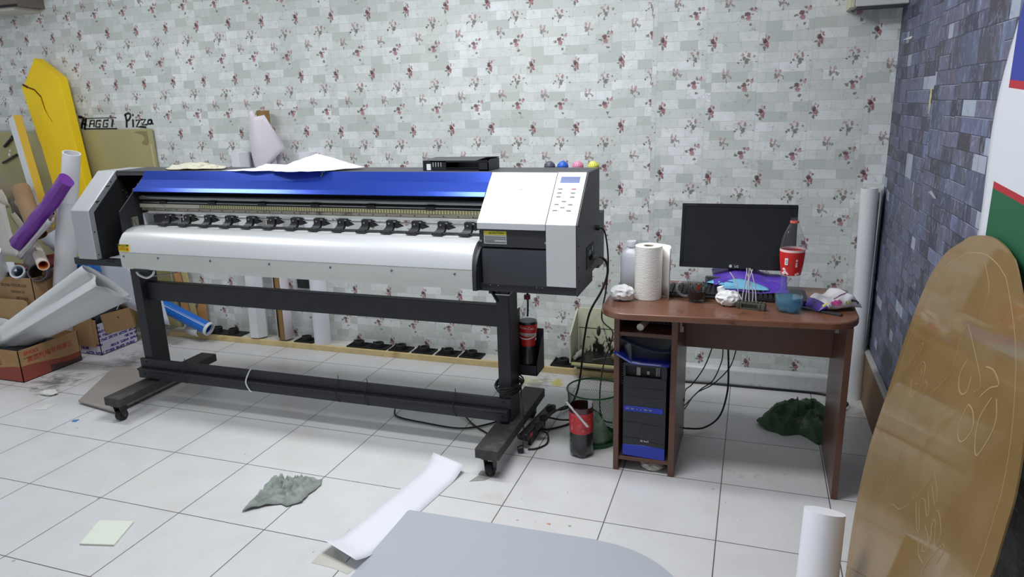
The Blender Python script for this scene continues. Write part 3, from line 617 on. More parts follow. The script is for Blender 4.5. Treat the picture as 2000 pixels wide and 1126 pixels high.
# ------------------------------------------------------------------ bottles
PROF = [(0, .006), (.020, .002), (.036, 0), (.046, .008), (.0525, .024), (.0535, .045), (.050, .066), (.040, .086), (.0345, .102), (.0338, .125), (.0355, .148), (.040, .175), (.0435, .20), (.0462, .235), (.0455, .26), (.042, .285), (.034, .313), (.024, .335), (.0155, .350), (.0138, .358), (.0138, .372)]
def rad_at(h, P=PROF):
    for (r0, h0), (r1, h1) in zip(P[3:], P[4:]):
        if h0 <= h <= h1: return r0 + (r1 - r0) * (h - h0) / (h1 - h0)
    return P[-1][0]
flute = lambda h: .15 * max(0, 1 - h / .035)
def label_band(x, y, z, h0, h1, mat, parent, P=PROF):
    return obj('label', MB().lathe([(rad_at(h, P) + .0008, h) for h in [h0 + (h1 - h0) * i / 6 for i in range(7)]], (x, y, z), 40), mat, parent)
red_l = M('red_label', (206, 34, 34), .4, 0, .04); white_ink = M('white_ink', (240, 238, 234), .5)
# bottle with blue water on the desk
bx_, by_, bz_ = 1.898, .925, .757
bt = thing('plastic_bottle', 'clear plastic bottle with red label and a little blue liquid on the desk', 'bottle', (bx_, by_, bz_))
obj('bottle_body', MB().lathe(PROF, (bx_, by_, bz_), 40, flute=flute), clearp, bt, smooth=60)
obj('liquid', MB().lathe([(0, .008), (.035, .004), (.050, .024), (.0515, .045), (.050, .058), (0, .0585)], (bx_, by_, bz_), 32, flute=flute), glassy('blue_liquid', (160, 214, 234), .26, .03, (130, 206, 236)), bt)
obj('neck_ring', MB().lathe([(.0138, .352), (.0165, .353), (.0165, .360), (.0138, .361)], (bx_, by_, bz_), 24), M('faded_red_ring', (214, 96, 86), .5), bt)
lb_ = label_band(bx_, by_, bz_, .150, .243, red_l, bt)
LPH = -PI / 2 - .06
label_band(bx_, by_, bz_, .2425, .252, M('label_pink_edge', (232, 200, 200), .6), bt)
mb = MB(); fn = cyl_fn(bx_, by_, .0458, LPH - .42, bz_ + .207)
strokes(mb, [[(-.006, 0), (.0, 0), (.006, 0)]], .026, fn, .0012); obj('barcode', mb, white_ink, lb_)
mb = MB(); strokes(mb, [[(-.003, -.008 + i * .0027), (.004, -.008 + i * .0027)] for i in range(7)], .0009, lambda x, y, z: cyl_fn(bx_, by_, .0458, LPH - .42, bz_ + .207)(x, y, z + .0006), .0012); obj('barcode_lines', mb, M('grey_ink', (90, 90, 92), .5), lb_)
mb = MB(); fn = cyl_fn(bx_, by_, .0440, LPH + .42, bz_ + .196)
strokes(mb, [[(-.003, .006), (.003, .006)], [(-.003, .001), (.003, .001)], [(-.003, -.004), (.003, -.004)], [(-.003, -.008), (.003, -.008)], [(-.003, .016), (.0, .0125), (.003, .016), (.0, .0195), (-.002, .018)]], .003, fn, .0016); obj('small_print', mb, white_ink, lb_)
mb = MB()
for k_, (dx, dy, s_) in enumerate(((-.028, -.024, 1), (-.022, -.034, .9), (-.014, -.040, .7), (-.030, -.040, 1), (.026, -.040, .8), (.018, -.043, .5))):
    fn = cyl_fn(bx_, by_, .0405, LPH, bz_ + .197); strokes(mb, [[(dx - .006 * s_, dy), (dx, dy + .004), (dx + .005 * s_, dy - .002)]], .009 * s_, fn, .0012)
obj('torn_label_patch', mb, M('torn_pale_label', (236, 206, 206), .7), lb_)
def cola_print(x, y, z, hc, R_, phi, parent, k_=1.0):
    text_mesh('Coca-Cola', .017 * k_, white_ink, 'brand_lettering', parent, lambda a, b, c: cyl_fn(x, y, R_(hc + .038), phi - .18, z + hc + .038)(a, b - a * .12, c + .0012), shear=.35)
    text_mesh('Handalar', .021 * k_, M('dark_red_ink', (120, 60, 60), .6), 'brand_lettering', parent, lambda a, b, c: cyl_fn(x, y, R_(hc + .004), phi - .05, z + hc + .004)(a, b - a * .10, c + .0022), shear=.2)
    mb = MB(); fn = lambda a, b, c: cyl_fn(x, y, R_(hc + .004), phi - .05, z + hc + .004)(a, b, c + .0008)
    strokes(mb, [[(-.048 + i * .006, .006 - i * .0007) for i in range(17)]], .015, fn, .001)
    strokes(mb, [[(-.048 + i * .006, -.016 - .009 * math.sin(i / 16 * PI) + i * .0006) for i in range(17)]], .006, fn, .001)
    strokes(mb, [[(.045, -.032), (.045, -.020)]], .008, fn, .001); obj('white_wave', mb, white_ink, parent)
# cola bottle in the holder
hx, hy, hz = .752, 1.092, .331
hb = thing('plastic_bottle', 'full dark cola bottle with red label in the black tray under the printer', 'bottle', (hx, hy, hz))
obj('bottle_body', MB().lathe(PROF, (hx, hy, hz), 40, flute=flute), clearp, hb, smooth=60)
obj('liquid', MB().lathe([(0, .008), (.034, .004), (.0505, .024), (.0515, .045), (.048, .066), (.0325, .102), (.0318, .125), (.038, .175), (.0415, .2), (.0438, .235), (.0430, .25), (0, .251)], (hx, hy, hz), 32, flute=flute), M('waste_ink_liquid', (16, 13, 16), .25), hb)
obj('cap', MB().lathe([(0, .377), (.0145, .377), (.0155, .374), (.0155, .360), (.0150, .356)], (hx, hy, hz), 24), M('dark_red_cap', (120, 30, 32), .45), hb)
obj('feed_tube', MB().tube([(hx, hy, hz + .27), (hx + .003, hy, hz + .34), (hx, hy, hz + .40), (hx - .01, hy - .02, hz + .47)], .005), blackp, hb)
hl = label_band(hx, hy, hz, .128, .238, red_l, hb)
cola_print(hx, hy, hz, .186, lambda h: rad_at(h), -PI / 2 + .30, hl)
# cut bottle on the floor
P2 = [(0, .006), (.020, .002), (.038, 0), (.049, .010), (.055, .028), (.056, .06), (.0545, .075), (.0555, .095), (.053, .12), (.0545, .15), (.0555, .19), (.0555, .245)]
qx, qy = 1.050, .935
cb = thing('cut_bottle', 'cut-open cola bottle of black waste ink with red label standing on the floor', 'bottle', (qx, qy, 0))
obj('bottle_body', MB().lathe(P2, (qx, qy, 0), 40, flute=flute), clearp, cb, smooth=60)
obj('liquid', MB().lathe([(0, .008), (.036, .004), (.0475, .012), (.0535, .028), (.0545, .06), (.053, .075), (.054, .095), (.0515, .12), (.0525, .135), (.054, .17), (.054, .20), (0, .202)], (qx, qy, 0), 36, flute=flute), M('black_waste_ink', (12, 12, 14), .25), cb)
cl_ = label_band(qx, qy, 0, .122, .222, M('ink_stained_red_label', (196, 56, 60), .45, 0, .1, 20.0, dirt=(222, 160, 160), ds=40.0), cb, P2)
obj('stained_rim', MB().lathe([(.0545, .222), (.0550, .247), (.0530, .247), (.0530, .205)], (qx, qy, 0), 36), M('dark_ink_stain', (70, 18, 26), .35), cb)
text_mesh('Coca', .022, M('faded_label_print', (170, 90, 90), .6), 'brand_lettering', cl_, lambda a, b, c: cyl_fn(qx, qy, .0565, -PI / 2 + .45, .15)(a, b, c), shear=.3)
sw = tag(obj('stirring_stick', MB().tube([(.985, .915, .262), (1.03, .885, .235), (1.095, .872, .172)], .0055, n=8), M('pale_metal_stick', (205, 205, 208), .35, .3)), 'pale metal stick laid across the cut bottle on the floor', 'stick')
tag(obj('label_scrap', MB().box((1.075, .965, .20), (1.095, .967, .26)), white_p), 'white folded paper tab sticking up out of the cut bottle', 'paper tab')

# ------------------------------------------------------------------ waste basket
wb = thing('waste_basket', 'green wire mesh waste basket beside the desk', 'basket', (1.075, 1.10, 0))
gm = M('green_coated_wire', (24, 92, 50), .4, .2); gd = M('dark_green_band', (20, 84, 40), .4)
mb = MB(); H_ = .262; r_at = lambda z: .112 + (.128 - .112) * z / H_; BX, BY = 1.075, 1.10
NW = 90
for i in range(NW):
    for s_ in (-1, 1):
        pts = []
        for j in range(9):
            z = .008 + (H_ - .008) * j / 8; t = 2 * PI * i / NW + s_ * j / 8 * .9; pts.append((BX + r_at(z) * math.cos(t), BY + r_at(z) * math.sin(t), z))
        mb.tube(pts, .00055, n=3, smooth=False)
obj('mesh_wall', mb, gm, wb, smooth=0)
obj('rim', MB().tube([(BX + .130 * math.cos(t * PI / 18), BY + .130 * math.sin(t * PI / 18), H_) for t in range(37)], .004, smooth=False), gd, wb)
obj('base_band', MB().lathe([(.1135, .022), (.1145, .012), (.112, 0), (0, 0), (0, .003), (.109, .003), (.1115, .022)], (BX, BY, .001), 40), gd, wb)
tag(cloth('plastic_bag', [(1.14, 1.03), (1.17, 1.10), (1.12, 1.16), (1.05, 1.16), (1.0, 1.10), (1.03, 1.03), (1.08, 1.015)], .006, .11, M('pale_green_bag', (160, 186, 164), .5, 0, .1), seed=8, freq=18), 'pale crumpled plastic bag inside the green waste basket', 'bag')

# ------------------------------------------------------------------ computer desk
dk = thing('computer_desk', 'reddish brown laminate computer desk with rounded corners', 'desk', (1.65, 1.05, 0))
def rrect(x0, y0, x1, y1, r_, n=8):
    P = []
    for cx, cy, a0, rr in ((x1 - r_[0], y1 - r_[0], 0, r_[0]), (x0 + r_[1], y1 - r_[1], 90, r_[1]), (x0 + r_[2], y0 + r_[2], 180, r_[2]), (x1 - r_[3], y0 + r_[3], 270, r_[3])):
        for i in range(n + 1): a_ = math.radians(a0 + 90 * i / n); P.append((cx + rr * math.cos(a_), cy + rr * math.sin(a_)))
    return P
top = [(x, y + (.045 * math.sin((x - 1.16) / 1.0 * PI) * -0 if y > 1 else .062 * (x - 1.25) / .85)) for x, y in rrect(1.163, .735, 2.155, 1.33, (.03, .02, .125, .12))]
obj('desk_top', MB().prism(top, .727, .755, 'z'), lam_edge, dk, bevel=.005)
for x0, x1 in ((1.217, 1.240), (1.455, 1.480), (2.106, 2.130)):
    obj('side_panel', MB().box((x0, .835, 0), (x1, 1.30, .727)), laminate, dk, bevel=.001)
obj('shelf', MB().box((1.240, .838, .627), (1.455, 1.28, .645)), laminate, dk, bevel=.001)
obj('shelf', MB().box((1.240, .842, .050), (1.455, 1.28, .068)), laminate, dk, bevel=.001)
obj('modesty_panel', MB().box((1.480, 1.22, .468), (2.106, 1.238, .727)), laminate, dk, bevel=.001)
obj('niche_back', MB().box((1.240, 1.27, .645), (1.455, 1.28, .727)), laminate, dk)
for x, s_ in ((1.482, 1), (2.104, -1)):
    mb = MB(); mb.prism([(.95, .725), (.95, .70), (1.17, .60), (1.185, .60), (1.185, .615), (.97, .715)] if s_ < 0 else [(.90, .700), (.90, .66), (.93, .655), (.935, .70)], x, x + s_ * .008)
    mb.box((min(x, x + s_ * .014), 1.04 if s_ < 0 else .905, .64), (max(x, x + s_ * .014), 1.075 if s_ < 0 else .925, .665))
    obj('keyboard_runner', mb, M('dull_zinc_runner', (150, 144, 136), .4, .6), dk)

# ------------------------------------------------------------------ computer tower
ct = thing('computer_tower', 'black and blue computer tower standing in the left desk compartment', 'computer', (1.348, 1.05, .068))
bl_p = M('royal_blue_plastic', (30, 52, 170), .35, 0, .05); fp = M('tower_front_plastic', (36, 37, 42), .42, 0, .1, 18.0)
obj('case', MB().box((1.262, .862, .069), (1.440, 1.25, .505)), black_d, ct, bevel=.002)
Fx0, Fx1 = 1.256, 1.440
obj('front_bezel', MB().box((Fx0, .846, .122), (Fx1, .862, .445)), fp, ct, bevel=.002)
obj('bezel_top', MB().box((Fx0, .846, .492), (Fx1, .862, .507)), fp, ct, bevel=.001)
obj('bezel_side', MB().box((Fx0, .846, .445), (Fx0 + .010, .862, .492)), fp, ct); obj('bezel_side', MB().box((Fx1 - .022, .846, .445), (Fx1, .862, .492)), fp, ct)
mb = MB(); mb.box((1.312, .855, .449), (1.328, .8615, .486)); mb.box((1.355, .858, .455), (1.366, .8615, .47)); obj('open_bay_metal', mb, M('bay_metal', (150, 152, 140), .5, .3), ct)
mb = MB()
for i in range(3):
    for j in range(6): mb.box((1.393 + i * .006, .860, .450 + j * .0065), (1.3965 + i * .006, .8618, .4535 + j * .0065))
obj('bay_grille', mb, M('grille_pale', (190, 192, 190), .5), ct)
mb = MB()
for i in range(2): mb.box((Fx0 + .012, .8455, .395 - i * .042), (Fx1 - .012, .8462, .3962 - i * .042))
obj('bay_seams', mb, black_d, ct)
obj('port_strip', MB().box((Fx0 + .004, .843, .285), (Fx1 - .012, .8465, .309)), bl_p, ct, bevel=.001)
for x in (1.270, 1.291, 1.348, 1.368): obj('usb_port', MB().box((x, .8422, .294), (x + .014, .8432, .301)), M('port_grey', (120, 122, 140), .4), ct)
for x in (1.318, 1.333): obj('audio_jack', MB().cyl((x, .8432, .297), (x, .8422, .297), .003, n=12), M('port_grey', (0, 0, 0)), ct)
obj('lower_crease', strokes(MB(), [[(.005, .232), (.05, .236), (.10, .230), (.165, .226)], [(.09, .235), (.075, .20), (.070, .165), (.055, .135), (.045, .124)], [(.005, .158), (.06, .160), (.12, .148), (.18, .140)]], .0018, plane_fn((Fx0, .8455, 0), (1, 0, 0), (0, 0, 1))), black_d, ct)
obj('front_foot', MB().prism([(Fx0, .074), (Fx1, .066), (Fx1, .122), (Fx0 + .09, .128), (Fx0, .124)], .844, .862, 'y'), bl_p, ct, bevel=.002)
text_mesh('Q bett', .013, white_ink, 'front_badge', ct, plane_fn((1.352, .8455, .150), (1, 0, 0), (0, 0, 1)))
side_g = MB()
for i in range(9): side_g.box((1.243, .87, .40 + i * .011), (1.262, .90, .404 + i * .011))
obj('side_vent', side_g, darkgrey, ct)
tag(sheet('blue_folder', [(1.216, .815, .555), (1.30, .79, .522), (1.452, .80, .518), (1.452, 1.1, .525), (1.245, 1.1, .53), (1.245, .9, .56)], [(0, 1, 4, 5), (1, 2, 3, 4)], M('dark_blue_folder', (32, 44, 130), .35, 0, .08), 3, .003, wob=.002), 'dark blue plastic folder on top of the computer tower', 'folder')
tag(obj('curved_plastic_sheet', MB().grid(lambda u_, v_: V((1.244 + .208 * u_, .83 + .30 * v_, .545 + .07 * (1 - u_) ** 2 * (1 - .2 * v_) + .012 * math.sin(u_ * 3) + .025 * u_ ** 4)), 14, 6), M('slate_blue_plastic', (58, 70, 98), .3, 0, .06), thick=.002), 'curled slate blue plastic sheet above the folder on the computer tower', 'plastic sheet')
tag(crumple('plastic_scrap', (1.385, .90, 0), (.05, .045, .02), M('clear_scrap', (196, 192, 184), .4), 3), 'small crumpled clear plastic scrap on the floor under the computer tower', 'scrap')

# niche contents
wt = thing('marker_bottle', 'small white capped tube lying on the desk shelf', 'tube', (1.325, .90, .646))
obj('tube_body', MB().cyl((1.340, .97, .662), (1.326, .885, .662), .0135, n=20), M('white_tube_plastic', (206, 204, 196), .5), wt, smooth=50)
obj('tube_cap', MB().cyl((1.326, .885, .6625), (1.322, .860, .6625), .0155, n=20), M('cream_cap', (222, 220, 208), .45), wt, bevel=.001)
dv = thing('old_device', 'dark dusty gadget block in the back of the desk shelf', 'gadget', (1.395, 1.0, .646))
mb = MB(); mb.box((1.345, .97, .646), (1.445, 1.06, .665)); mb.box((1.35, .98, .665), (1.44, 1.05, .69))
for i in range(6): mb.box((1.352 + i * .015, .965, .672), (1.362 + i * .015, 1.0, .700))
obj('gadget_body', mb, M('dusty_black_plastic', (52, 52, 54), .6), dv, bevel=.002)
mb = MB()
for i in range(5): mb.cyl((1.36 + i * .017, .968, .656), (1.36 + i * .017, .955, .656), .005, n=10)
obj('gadget_wheels', mb, darkgrey, dv)
tag(sheet('folded_sheet', [(1.275, 1.0, .72), (1.34, .99, .715), (1.335, 1.15, .70), (1.262, 1.12, .672), (1.29, .99, .69)], [(0, 1, 2, 3), (0, 4, 3)], M('grey_sheet', (150, 150, 154), .6), 2), 'grey folded sheet hanging in the back of the desk shelf', 'sheet')

# ------------------------------------------------------------------ things on the desk
DT = .7555
mo = thing('computer_monitor', 'black flat computer monitor switched off on the desk', 'monitor', (1.68, 1.27, DT))
zb, zt, yb, yt = .850, 1.128, 1.215, 1.285
sU = V((0, yt - yb, zt - zb)).normalized(); HM = math.hypot(yt - yb, zt - zb)
mfn = plane_fn((1.441, yb, zb), (1, 0, 0), sU)
def slab(x0, y0, x1, y1, z0, z1, f_=None, inset=0.0):
    f_ = f_ or mfn
    return [[f_(x0, y0, z0), f_(x1, y0, z0), f_(x1, y1, z0), f_(x0, y1, z0)], [f_(x0 + inset, y0 + inset, z1), f_(x1 - inset, y0 + inset, z1), f_(x1 - inset, y1 - inset, z1), f_(x0 + inset, y1 - inset, z1)]]
mb = MB(); WM = .487
mb.loft(slab(.0, .0, WM, HM, -.022, 0)); mb.loft(slab(.06, .04, WM - .06, HM - .04, -.045, -.022)[::-1])
obj('back_shell', mb, blackp, mo, bevel=.003)
mb = MB()
for a in ((0, 0, WM, .022), (0, HM - .014, WM, HM), (0, .022, .014, HM - .014), (WM - .014, .022, WM, HM - .014)): mb.loft(slab(*a, 0, .0035))
obj('bezel', mb, M('glossy_black_bezel', (16, 16, 19), .22), mo, bevel=.001)
obj('screen', MB().loft(slab(.014, .022, WM - .014, HM - .014, 0, .001)), M('dark_screen', (17, 18, 22), .24, 0, .02), mo)
obj('stand_neck', MB().loft([[(1.655, 1.245, DT + .012), (1.705, 1.245, DT + .012), (1.705, 1.275, DT + .012), (1.655, 1.275, DT + .012)], [(1.655, 1.215, .87), (1.705, 1.215, .87), (1.705, 1.245, .87), (1.655, 1.245, .87)]]), blackp, mo, bevel=.003)
obj('stand_foot', MB().prism(rrect(1.565, 1.16, 1.795, 1.315, (.03,) * 4), DT, DT + .012, 'z'), blackp, mo, bevel=.003)
bf = lambda x, y, z: mfn(x, y, z + .0036)
mb = MB(); mb.loft([[bf(.222 + .0065 * math.cos(t * PI / 8), .0110 + .0065 * math.sin(t * PI / 8), z) for t in range(16)] for z in (0, .0004)]); obj('brand_roundel', mb, M('badge_silver', (190, 192, 196), .4), mo)
text_mesh('LG', .0145, M('badge_silver', (0, 0, 0)), 'brand_lettering', mo, lambda x, y, z: bf(.247 + x, .0105 + y, z), bold=.0003)
mb = MB(); strokes(mb, [[(.215 + .0, 0), (.215 + .006, 0)]], .001, lambda x, y, z: bf(x - .215 + .0225, y + HM - .007, z)); strokes(mb, [[(i * .0035, 0), (i * .0035 + .002, 0)] for i in range(14)], .0016, lambda x, y, z: bf(x + .018, y + HM - .0072, z)); obj('model_print', mb, M('faint_grey_print', (80, 80, 84), .5), mo)
# keyboard
kb = thing('keyboard', 'black computer keyboard lying in front of the monitor', 'keyboard', (1.62, 1.09, DT))
mb = MB(); mb.prism([(1.03, DT), (1.18, DT), (1.18, DT + .022), (1.03, DT + .012)], 1.405, 1.85); obj('key_deck', mb, blackp, kb, bevel=.002)
mb = MB()
for rI in range(6):
    for c in range(22):
        x = 1.415 + c * .0195; y = 1.042 + rI * .0225; z = DT + .0125 + (y - 1.03) * .066
        if rI == 0 and 5 < c < 11: continue
        mb.loft([[(x, y, z), (x + .0165, y, z), (x + .0165, y + .018, z + .001), (x, y + .018, z + .001)], [(x + .002, y + .003, z + .008), (x + .0145, y + .003, z + .008), (x + .0145, y + .016, z + .009), (x + .002, y + .016, z + .009)]])
    if rI == 0: mb.box((1.533, y, z), (1.628, y + .018, z + .008))
kk = obj('keys', mb, M('keycap_black', (34, 34, 37), .4), kb); kk['kind'] = 'stuff'
mb = MB(); rnd_ = random.Random(4)
for i in range(60):
    x = 1.50 + rnd_.random() * .12; y = 1.05 + rnd_.random() * .09; mb.box((x, y, DT + .0225 + (y - 1.03) * .066), (x + .003, y + .0035, DT + .0232 + (y - 1.03) * .066))
# paper towel roll
pt = thing('paper_towel_roll', 'white quilted paper towel roll standing on the desk', 'paper towel', (1.332, 1.0, DT))
k = N('quilted_tissue'); tc = k.n('ShaderNodeTexCoord').outputs['Object']; wv = k.n('ShaderNodeTexWave', wave_type='RINGS', rings_direction='SPHERICAL')
k.put(wv.inputs['Vector'], tc); wv.inputs['Scale'].default_value = 34; wv.inputs['Distortion'].default_value = 14; wv.inputs['Detail'].default_value = 2; wv.inputs['Detail Scale'].default_value = 1.6
k.b.inputs['Base Color'].default_value = lin((236, 234, 228)); k.b.inputs['Roughness'].default_value = .9
k.bump(wv.outputs['Fac'], .4, .0012); tissue_m = k.m
rx, ry, rr_, z0, z1 = 1.332, 1.0, .0575, DT + .001, .985
obj('roll', MB().pipe((rx, ry, z0), (rx, ry, z1), rr_, .022, 40), tissue_m, pt, smooth=50)
obj('cardboard_core', MB().pipe((rx, ry, z0), (rx, ry, z1 - .003), .022, .0195, 28), kraft, pt, smooth=50)
arc = [(rx + rr_ * math.cos(t), ry + rr_ * math.sin(t)) for t in [PI * (1.05 - .75 * i / 8) for i in range(9)]] + [(rx + .062, ry + .035), (rx + .085, ry + .01), (rx + .092, ry - .02), (rx + .088, ry - .035)]
mb = MB(); mb.grid(lambda u_, v_: V((arc[round(u_ * 12)][0] + (.004 * v_ if u_ > .8 else .001), arc[round(u_ * 12)][1] + .001, z0 + (z1 - z0 + .001 - (.004 if u_ > .9 else 0)) * v_)), 12, 4)
obj('loose_flap', mb, tissue_m, pt, thick=.0008, smooth=60)
# jug
jg = thing('plastic_jug', 'translucent white plastic bottle with screw cap behind the paper towel roll', 'jug', (1.243, 1.115, DT))
jx, jy = 1.240, 1.115
def sq(h, r_, p=3.2): return [(jx + r_ * math.copysign(abs(math.cos(t)) ** (2 / p), math.cos(t)), jy + r_ * .9 * math.copysign(abs(math.sin(t)) ** (2 / p), math.sin(t)), h) for t in [2 * PI * i / 36 for i in range(36)]]
mb = MB(); mb.loft([sq(DT + a, b) for a, b in ((0, .042), (.004, .047), (.10, .0475), (.155, .047), (.172, .042), (.184, .032), (.192, .022), (.200, .020))]); obj('jug_body', mb, M('milky_plastic', (214, 218, 226), .35, 0, .02), jg, smooth=60)
mb = MB()
for i in range(24):
    t = i / 24 * 2 * PI; mb.box((jx + .0225 * math.cos(t) - .0012, jy + .0225 * math.sin(t) - .0012, DT + .202), (jx + .0225 * math.cos(t) + .0012, jy + .0225 * math.sin(t) + .0012, DT + .222))
mb.lathe([(0, .225), (.021, .225), (.023, .222), (.023, .200), (0, .200)], (jx, jy, DT), 28)
obj('screw_cap', mb, M('white_cap', (226, 228, 230), .4), jg)
# mug
mg = thing('glass_mug', 'clear glass mug with dark red ink splashes and black liquid', 'mug', (1.537, .985, DT))
gx, gy = 1.537, .985
obj('glass_body', MB().lathe([(0, .001), (.034, .001), (.036, .004), (.0365, .010), (.039, .03), (.0415, .06), (.043, .100), (.0415, .101), (.040, .06), (.0375, .03), (.033, .014), (0, .012)], (gx, gy, DT), 40), clearg, mg, smooth=60)
obj('handle', MB().tube([(gx - .040, gy - .005, DT + .082), (gx - .060, gy - .012, DT + .084), (gx - .077, gy - .018, DT + .070), (gx - .076, gy - .018, DT + .045), (gx - .058, gy - .012, DT + .026), (gx - .037, gy - .005, DT + .022)], .0055, n=10), glassy('handle_glass', (225, 228, 230), .22, .02), mg, smooth=60)
obj('liquid', MB().lathe([(0, .0125), (.0325, .0145), (.037, .03), (.0385, .046), (0, .0465)], (gx, gy, DT), 36), M('black_waste_ink', (0, 0, 0)), mg)
mb = MB(); rnd_ = random.Random(7)
for i in range(70):
    t = -PI / 2 + (rnd_.random() - .35) * 2.6; z = .048 + rnd_.random() ** 1.7 * .045; s_ = .0012 + rnd_.random() * .0022; R_ = .0395 + (z - .03) * .042
    mb.cyl((gx + R_ * math.cos(t), gy + R_ * math.sin(t), DT + z), (gx + (R_ - .001) * math.cos(t), gy + (R_ - .001) * math.sin(t), DT + z), s_, n=7)
obj('ink_droplets', mb, M('ink_drop', (34, 14, 18), .3), mg)
mb = MB()
for t, z, s_ in ((-1.35, .070, .009), (-1.22, .077, .006), (-1.5, .062, .005)):
    mb.cyl((gx + .0402 * math.cos(t), gy + .0402 * math.sin(t), DT + z), (gx + .039 * math.cos(t), gy + .039 * math.sin(t), DT + z), s_, n=12)
obj('red_smear', mb, M('red_ink', (170, 44, 26), .3), mg)
tag(crumple('crumpled_tissue', (1.232, .935, DT), (.048, .036, .032), M('white_tissue', (236, 236, 236), .9, 0, .01), 1, sub=4), 'crumpled white tissue at the left end of the desk', 'tissue')
ct2 = crumple('crumpled_tissue', (1.668, .955, DT), (.044, .034, .030), M('white_tissue', (0, 0, 0)), 5, sub=4)
tag(ct2, 'crumpled white tissue between the glass mug and the damper block', 'tissue')
obj('twisted_end', crumple.__globals__['MB']().tube([(1.655, .965, DT + .035), (1.638, .972, DT + .055), (1.632, .972, DT + .072)], lambda t: .016 - .006 * abs(t - .5), n=9), M('white_tissue', (0, 0, 0)), ct2, smooth=30)
# manifold with hoses
mf = thing('damper_manifold', 'dark grey manifold block with six thin white hoses at the front of the desk', 'manifold', (1.757, .915, DT))
rot = Matrix.Rotation(math.radians(-12), 3, 'Z'); pv = (1.757, .915, DT)
mb = MB()
for a, b in (((1.700, .905, DT), (1.814, .925, DT + .006)), ((1.700, .905, DT + .022), (1.814, .925, DT + .028)), ((1.700, .905, DT + .006), (1.722, .925, DT + .022)), ((1.783, .905, DT + .006), (1.814, .925, DT + .022)), ((1.722, .914, DT + .006), (1.783, .925, DT + .022))): mb.box(a, b, rot, pv)
for i in range(8): mb.box((1.703 + i * .0142, .907, DT + .028), (1.712 + i * .0142, .923, DT + .034), rot, pv)
for x in (1.710, 1.792, 1.808): mb.box((x - .003, .902, DT + .002), (x + .003, .906, DT + .026), rot, pv)
obj('block', mb, M('grimy_grey_plastic', (88, 88, 80), .6, 0, .1, 40.0, dirt=(44, 44, 40), ds=50.0), mf, bevel=.0008)
TB = [[(1.709, .787), (1.703, .831), (1.691, .864), (1.668, .898)], [(1.721, .786), (1.727, .849), (1.733, .897), (1.733, .920)], [(1.734, .785), (1.739, .846), (1.742, .887), (1.742, .920)],
      [(1.749, .783), (1.745, .846), (1.743, .877), (1.732, .903)], [(1.761, .784), (1.761, .826), (1.745, .871), (1.755, .916)], [(1.776, .781), (1.769, .843), (1.755, .894), (1.746, .919)]]
for i, L in enumerate(TB):
    obj('hose', MB().tube([(x, .922 - (x - 1.75) * .2 + .004 * j + (i % 3 - 1) * .002, z) for j, (x, z) in enumerate(L)], .0022, n=7), M('milky_hose', (206, 200, 206), .4), mf, smooth=60)
# purple bag
pb = thing('purple_bag', 'flattened purple plastic bag with pale blue lining in front of the monitor', 'bag', (1.72, 1.17, .785))
PBM = M('purple_film', (92, 62, 176), .32, 0, .08, 12.0)
def bagf(u_, v_):
    x = 1.600 + .30 * u_; yb_ = 1.105 + .03 * u_ + .045 * (1 - u_) ** 3; y = yb_ + (.135 + .02 * math.sin(u_ * 5)) * v_
    z = DT + .032 + .052 * v_ * math.exp(-((u_ - .36) / .26) ** 2) + .035 * v_ + .006 * noise.noise(V((x * 25, y * 40, 0))) + .007 * math.sin(v_ * 11 + u_ * 5) * (1 - v_)
    return V((x - .02 * v_ * (1 - u_), y, z))
obj('bag_top', MB().grid(bagf, 30, 14), PBM, pb, thick=.0012, smooth=60)
obj('bag_lining', MB().grid(lambda u_, v_: V((1.628 + .20 * u_, 1.095 + .012 * u_ + .05 * v_, DT + .030 + .042 * math.sin(PI * u_ ** .8) * v_ ** .8 * (1 - .5 * u_) + .002)), 16, 6), M('pale_blue_film', (120, 190, 222), .35, 0, .1, 20.0), pb, thick=.001, smooth=60)
obj('bag_flap', MB().grid(lambda u_, v_: V((1.565 + .075 * u_, 1.20 - .075 * u_ + .06 * v_ * (1 - u_), DT + .030 + .01 * u_ + .010 * v_)), 8, 4), M('pale_blue_film', (0, 0, 0)), pb, thick=.001)
obj('bag_edge', MB().tube([(1.612, 1.115, DT + .030), (1.618, 1.10, DT + .052), (1.645, 1.09, DT + .066), (1.68, 1.098, DT + .062)], .002), PBM, pb)
obj('bag_underside', MB().grid(lambda u_, v_: V((1.63 + .28 * u_, 1.085 + .09 * v_, DT + .026 + .004 * math.sin(u_ * 9))), 10, 3), PBM, pb, thick=.001)
# black tray under the bag
tag(obj('black_tray', MB().prism(rrect(1.855, 1.00, 1.975, 1.19, (.02,) * 4), DT, DT + .022, 'z'), blackp, bevel=.004), 'black flat plastic box on the desk behind the bottle with blue liquid', 'plastic box')
tag(obj('dark_panel_piece', MB().prism(rrect(1.558, 1.205, 1.66, 1.225, (.003,) * 4), DT + .013, DT + .056, 'z'), M('charcoal_plastic', (60, 64, 66), .45), bevel=.002), 'charcoal plastic plate standing under the monitor behind the mug', 'plate') 
bs = tag(obj('plastic_strip', MB().box((1.94, .925, DT), (2.10, .945, DT + .008), Matrix.Rotation(math.radians(-28), 3, 'Z')), M('dark_strip', (52, 54, 58), .35), bevel=.001), 'dark plastic strip lying at the front right corner of the desk', 'strip')
